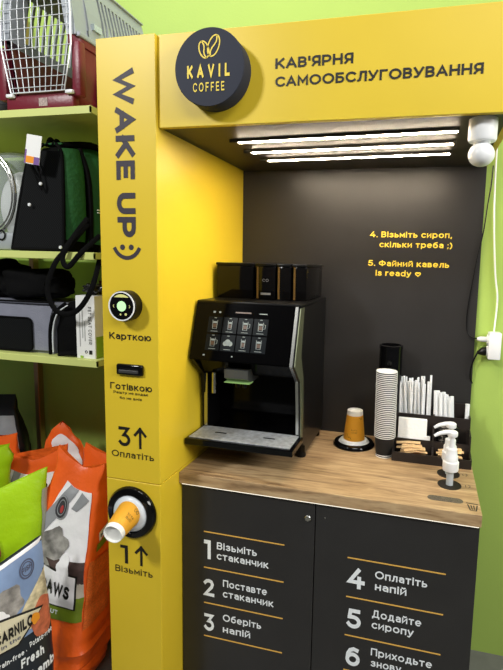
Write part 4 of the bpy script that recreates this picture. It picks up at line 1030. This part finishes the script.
# ---------------------------------------------------------------- pet food bags
class Bag:
    def __init__(s, name, label, loc, rot, h, w, d, wtop, n=4, lean=(0, 0), sag=.0, amp=.008, freq=9, seed=0, bottom=.55, bulge=.12, folds=0, twist=0, dtop=.012, shoulder=.45, tilt=0, bk=.10):
        s.tilt, s.bk = tilt, bk
        s.t = thing(name, label, 'pet food bag', loc, rot); s.h, s.w, s.d, s.wt, s.n = h, w, d, wtop, n
        s.lean, s.sag, s.amp, s.freq, s.seed, s.bt, s.bulge, s.folds, s.dtop, s.sh = lean, sag, amp, freq, seed, bottom, bulge, folds, dtop, shoulder
    def dims(s, v):
        k = min(1, v / s.bk); bt = s.bt + (1 - s.bt) * math.sqrt(max(0, 1 - (1 - k) ** 2))
        tt = max(0, (v - s.sh) / (1 - s.sh)); tt2 = tt * tt * (3 - 2 * tt)
        w = (s.w + (s.wt - s.w) * tt2) * bt * (1 + s.bulge * math.sin(PI * min(1, v * 1.2)) * .3)
        d = (s.d * (1 + s.bulge * math.sin(PI * min(1, v * 1.3))) * bt) * (1 - tt) ** .8 + s.dtop * tt
        return w, max(d, .006)
    def raw(s, x, y, v, xs):
        z = v * s.h + s.sag * (abs(2 * xs) ** 1.5 - .5) * max(0, (v - .55) / .45) ** 2 + s.tilt * xs * max(0, (v - .6) / .4)
        cx = s.lean[0] * v ** 1.5; cy = s.lean[1] * v ** 1.5
        p = Vector((x, y, z)); r = Vector((x, y, 0)); r = r.normalized() if r.length > 1e-6 else Vector((0, -1, 0))
        q = p * s.freq + Vector((s.seed * 7.1, 0, s.seed))
        env = min(1, v * 12)
        dsp = s.amp * (noise.noise(q) * 1.0 + noise.noise(Vector((q.x * .6, q.y * .6, q.z * 2.6))) * .7 + .4 * noise.noise(q * 2.7))
        if s.folds:
            k = max(0, 1 - abs(v - .16) / .2); dsp += s.folds * k * abs(noise.noise(Vector((p.x * 5 + p.y * 5, s.seed, p.z * 34)))) * 2
        return p + Vector((cx, cy, 0)) + r * dsp * env
    def F(s, a, v, off=0):
        w, d = s.dims(v); a = max(-1, min(1, a))
        y = -(d / 2) * max(0, 1 - abs(a) ** s.n) ** (1 / s.n)
        return s.raw(a * w / 2, y, v, a / 2) + Vector((0, -off, 0))
    def R(s, a, v, off=0):
        w, d = s.dims(v); a = max(-1, min(1, a))
        x = (w / 2) * max(0, 1 - abs(a) ** s.n) ** (1 / s.n)
        return s.raw(x, a * d / 2, v, x / w) + Vector((off, -off * .3, 0))
    def body(s, m, nv=56, nu=96):
        bm = B(); rings = []
        for j in range(nv + 1):
            v = j / nv; w, d = s.dims(v); ring = []
            for i in range(nu):
                th = 2 * PI * i / nu; c, q = math.cos(th), math.sin(th)
                x = math.copysign(abs(c) ** (2 / s.n), c) * w / 2; y = math.copysign(abs(q) ** (2 / s.n), q) * d / 2
                ring.append(bm.verts.new(s.raw(x, y, v, x / w)))
            rings.append(ring)
        for a, b in zip(rings, rings[1:]):
            for i in range(nu): j = (i + 1) % nu; bm.faces.new((a[i], a[j], b[j], b[i]))
        bm.faces.new(rings[0][::-1]); bm.faces.new(rings[-1])
        return new_obj('bag_body', bm, m, s.t, smooth=True)
    def patch(s, name, m, quad, face='F', off=.0012, n=22, par=None):
        off = off * 1.6 + .001; fn = s.F if face == 'F' else s.R; bm = B(); g_ = []
        (a0, b0), (a1, b1), (a2, b2), (a3, b3) = quad   # tl tr br bl
        for j in range(n + 1):
            row = []
            for i in range(n + 1):
                u, v = i / n, j / n
                a = (a0 * (1 - u) + a1 * u) * (1 - v) + (a3 * (1 - u) + a2 * u) * v
                b = (b0 * (1 - u) + b1 * u) * (1 - v) + (b3 * (1 - u) + b2 * u) * v
                row.append(bm.verts.new(fn(a, b, off)))
            g_.append(row)
        for j in range(n):
            for i in range(n): bm.faces.new((g_[j][i], g_[j + 1][i], g_[j + 1][i + 1], g_[j][i + 1]))
        return new_obj(name, bm, m, s.t, smooth=True)
    def disc(s, name, m, ca, cb, ra, rb, face='F', off=.0018, r0=0, n=28, rot=0, wob=0):
        off = off * 1.6 + .001; fn = s.F if face == 'F' else s.R; bm = B(); rings = []
        for k in range(6):
            q = r0 + (1 - r0) * k / 5; ring = []
            for i in range(n):
                th = 2 * PI * i / n; wb = 1 + wob * noise.noise(Vector((math.cos(th) * 1.3, math.sin(th) * 1.3, ca * 9 + cb * 5)))
                x, y = ra * q * math.cos(th) * wb, rb * q * math.sin(th) * wb
                ring.append(bm.verts.new(fn(ca + x * math.cos(rot) - y * math.sin(rot) * ra / rb, cb + x * math.sin(rot) * rb / ra + y * math.cos(rot), off)))
            rings.append(ring)
        for a, b in zip(rings, rings[1:]):
            for i in range(n): j = (i + 1) % n; bm.faces.new((a[i], a[j], b[j], b[i]))
        return new_obj(name, bm, m, s.t, smooth=True)
    def text(s, name, m, strs, face='F', off=.0024):
        """strs: (string, a_left, v_base, cap height in v, width in a, slope dv per a, weight)"""
        off = off * 1.6 + .001; fn = s.F if face == 'F' else s.R; bm = B()
        for st, a0, b0, hh, wa, sl, wt in strs:
            lettering(bm, st, X, X, Z, 1.0, wa, weight=wt, mapf=lambda x, y, e: fn(a0 + x, b0 + y * hh + x * sl, off + e))
        return new_obj(name, bm, m, s.t)
ORP = mat('orange_film', (245, 102, 34), .32, noise_amt=.08, nscale=8, bump=.25, bscale=35)
ORL = mat('orange_print_light', (226, 112, 52), .4, noise_amt=.25, nscale=160)
WHF = mat('white_film', (242, 240, 242), .3, noise_amt=.05, nscale=8, bump=.25, bscale=30)
GRF = mat('silver_film', (150, 152, 156), .3, noise_amt=.15, nscale=10, bump=.2, bscale=30)
DGF = mat('dark_photo_print', (74, 58, 56), .4, noise_amt=.6, nscale=18)
OLV = mat('olive_print', (112, 132, 34), .35)
BEI = mat('beige_print', (188, 180, 166), .4)
LIME = mat('lime_film', (164, 206, 22), .3, noise_amt=.06, nscale=6, bump=.3, bscale=22)
PHOTO = mat('pet_photo_print', (150, 146, 142), .4, noise_amt=.65, nscale=26)

# PAWS bag
bg = Bag('pet_food_bag', 'large orange pet food bag with PAWS label standing beside the yellow pillar', (-.282, .105, 0), 0, .885, .265, .20, .19, n=6, lean=(.085, .03), sag=.05, tilt=-.045, amp=.010, freq=8, seed=1, bottom=.45, bk=.28, folds=.016, bulge=.10, shoulder=.62)
bg.body(ORP)
bg.patch('front_print', WHF, ((-.35, .93), (.80, .90), (.93, .54), (-.97, .54)))
bg.patch('silver_band', GRF, ((-.15, .925), (.25, .915), (-.55, .72), (-.97, .70)), off=.0022)
bg.patch('silver_band', GRF, ((.40, .905), (.74, .875), (.36, .83), (.15, .84)), off=.0022)
bg.disc('badge', mat('badge_dark', (60, 58, 62), .4), -.18, .835, .22, .048, off=.0035)
bg.disc('badge_ring', GRF, -.18, .835, .22, .048, off=.0042, r0=.88)
bg.disc('badge_ring', GRF, -.18, .835, .14, .032, off=.0042, r0=.86)
bg.disc('badge_centre', mat('badge_red', (170, 60, 60), .4), -.15, .83, .06, .016, off=.0048)
bg.patch('photo_print', DGF, ((-.6, .64), (.90, .645), (.93, .555), (-.97, .555)), off=.0026)
bg.disc('photo_print', PHOTO, -.10, .70, .46, .055, off=.0030, wob=.5)
bg.disc('photo_print', PHOTO, -.55, .60, .5, .05, off=.0036, wob=.5)
bg.disc('photo_print', WHF, .35, .615, .22, .05, off=.0040, wob=.5)
bg.patch('beige_strip', BEI, ((-.97, .56), (.93, .56), (.95, .50), (-.97, .51)), off=.0026)
bg.patch('olive_strip', OLV, ((-.97, .512), (.95, .502), (.95, .395), (-.97, .405)), off=.0030)
bg.patch('name_plate', INK, ((-.35, .618), (.80, .590), (.82, .448), (-.35, .468)), off=.0036)
bg.patch('name_plate', WHF, ((-.32, .611), (.76, .584), (.78, .455), (-.32, .475)), off=.0044)
bg.text('lettering', INK, [('PAWS', -.24, .522, .050, .88, -.030, .26)], off=.0052)
bg.text('small_lettering', WHITEV, [('AUT', .02, .432, .018, .34, -.02, .2)], off=.0042)
bg.patch('side_print', ORL, ((-.80, .64), (.35, .63), (.35, .36), (-.80, .35)), face='R', off=.0016)
bg.patch('side_label', WHF, ((-.50, .738), (.45, .765), (.45, .735), (-.50, .706)), face='R', off=.0016)
bg.text('side_lettering', INK, [('amber', -.42, .716, .014, .80, .03, .2)], face='R', off=.0024)
bg.patch('side_label', OLV, ((-.60, .698), (.45, .722), (.45, .690), (-.60, .668)), face='R', off=.0016)

# green bag
bg = Bag('pet_food_bag', 'lime green pet food bag with grey side gusset between the orange bags', (-.485, -.115, 0), math.radians(50), .812, .34, .15, .30, n=4, lean=(.12, .0), tilt=.12, sag=-.015, amp=.008, freq=6, seed=4, bottom=.7, shoulder=.7)
bg.body(LIME)
bg.patch('side_gusset', mat('grey_gusset', (158, 160, 140), .4, noise_amt=.1), ((-.8, .93), (.9, .93), (.9, .3), (-.8, .3)), face='R', off=.002)
bg.disc('dog_nose_print', mat('brown_print', (120, 60, 34), .5, noise_amt=.3, nscale=20), -.02, .76, .20, .05, off=.003, wob=.4)
bg.patch('dark_print', BLACKM, ((-.9, .70), (.08, .70), (.12, .3), (-.9, .3)), off=.003)

# second green bag behind
bg = Bag('pet_food_bag', 'lime green bag top poking up behind the front lime green bag', (-.70, .12, 0), math.radians(42), .86, .26, .12, .24, n=4, lean=(.02, 0), sag=.03, amp=.012, seed=9, shoulder=.6)
bg.body(LIME)

# blue and charcoal bag in front
NAVY = mat('charcoal_film', (34, 40, 48), .3, noise_amt=.1)
SKY = mat('sky_print', (132, 156, 196), .35, noise_amt=.22, nscale=7)
bg = Bag('pet_food_bag', 'blue and charcoal pet food bag with cream diamond label, front left corner', (-.259, -.245, 0), math.radians(70), .665, .36, .11, .36, n=4, lean=(0, .0), amp=.004, freq=6, seed=2, bottom=.8, shoulder=.75, bulge=.2, tilt=.10)
bg.body(NAVY)
bg.patch('sky_print', SKY, ((-.99, .985), (.99, .985), (.99, .66), (-.99, .66)), off=.001)
bg.patch('top_seam', WHF, ((-1, 1.0), (1, 1.0), (1, .985), (-1, .985)), off=.0015)
bg.patch('rock_print', mat('sand_rock_print', (196, 184, 150), .5, noise_amt=.5, nscale=40), ((.55, .80), (.98, .88), (.97, .66), (.2, .70)), off=.0016)
bg.disc('wolf_print', PHOTO, .25, .84, .32, .065, off=.0022, wob=.6)
bg.disc('wolf_print', WHF, .12, .80, .16, .03, off=.0026, wob=.6)
bg.disc('salmon_print', mat('salmon_print', (190, 104, 74), .45, noise_amt=.3, nscale=50), .80, .70, .22, .085, off=.0026, wob=.3)
STG = mat('stamp_grey', (84, 88, 110), .4)
bg.disc('stamp', STG, .66, .925, .13, .038, off=.0026, r0=.84)
bg.disc('stamp', STG, .66, .925, .095, .028, off=.0026, r0=.84)
bg.text('stamp_lettering', STG, [('FISH', .57, .916, .020, .18, .02, .24)], off=.0028)
CRM = mat('cream_print', (214, 206, 176), .45)
bg.patch('diamond_label', INK, ((-.12, .822), (.83, .747), (.36, .645), (-.85, .672)), off=.0034)
bg.patch('diamond_label', CRM, ((-.11, .812), (.78, .743), (.34, .655), (-.80, .680)), off=.0042)
bg.text('lettering', INK, [('CARNILO', .02, .700, .050, .60, .0, .26)], off=.0052)
bg.text('small_lettering', STG, [('in the', .10, .674, .016, .30, .0, .16)], off=.0052)
bg.disc('orange_spot', mat('orange_spot', (232, 150, 40), .5), .66, .722, .075, .024, off=.0068, wob=.5)
for q_ in (('Potato-free', .53, .602, .024, .42, .0, .2), ('rain-free ·', .05, .588, .024, .42, .0, .2), ('Fresh', .37, .525, .046, .40, .0, .24), ('Ostrich&Lamb', -.25, .440, .046, 1.20, .0, .24)): bg.text('product_lettering', WHITEV, [q_], off=.0016)

# orange and white bags behind
def back_bag(label, loc, rot, h, w, d, wt, sag, seed, lean, prints):
    b = Bag('pet_food_bag', label, loc, rot, h, w, d, wt, n=4, lean=lean, sag=sag, amp=.014, freq=9, seed=seed, shoulder=.55)
    b.body(ORP)
    for k in prints: b.patch(*k)
    return b
back_bag('orange pet food bag with pointed top, rearmost against the green wall', (-.600, .50, 0), .25, .80, .40, .14, .20, -.15, 12, (.0, 0), [('white_print', WHF, ((-.35, .95), (.75, .955), (.85, .62), (-.8, .62)))])
back_bag('orange bag with wide white band lying behind the lime green bag', (-.58, .28, 0), .35, .815, .34, .15, .28, .07, 14, (.02, 0), [('white_print', WHF, ((-.60, .93), (.95, .90), (.95, .5), (-.8, .5))), ('grey_print', GRF, ((-.45, .93), (-.25, .925), (-.35, .6), (-.55, .6)), 'F', .003)])
b = back_bag('orange bag with white printed panel between PAWS bag and wall', (-.31, .40, 0), -.10, .81, .32, .17, .30, .04, 15, (.05, 0), [('white_print', WHF, ((-.70, .90), (.35, .86), (.2, .5), (-.9, .5))), ('white_print', WHF, ((.40, .84), (.98, .84), (.98, .5), (.35, .5)))])
b.text('small_print', INK, [('anna', -.30, .74, .016, .5, -.05, .2)])
back_bag('orange crumpled bag corner at the far left edge of the pile', (-.81, .34, 0), .3, .84, .22, .12, .2, .02, 17, (0, 0), [('white_print', WHF, ((-.1, .92), (.9, .90), (.9, .5), (-.2, .5)))])
# black bag at upper left
bg = Bag('pet_food_bag', 'tall black bag with grey lower panel at the left behind the pile', (-.97, .52, 0), .35, .96, .22, .12, .12, n=4, lean=(.02, 0), amp=.008, seed=20, shoulder=.7)
bg.body(mat('black_film', (20, 20, 24), .3, bump=.2, bscale=30)); bg.patch('grey_print', GRF, ((-.9, .90), (.8, .90), (.8, .6), (-.9, .6)))
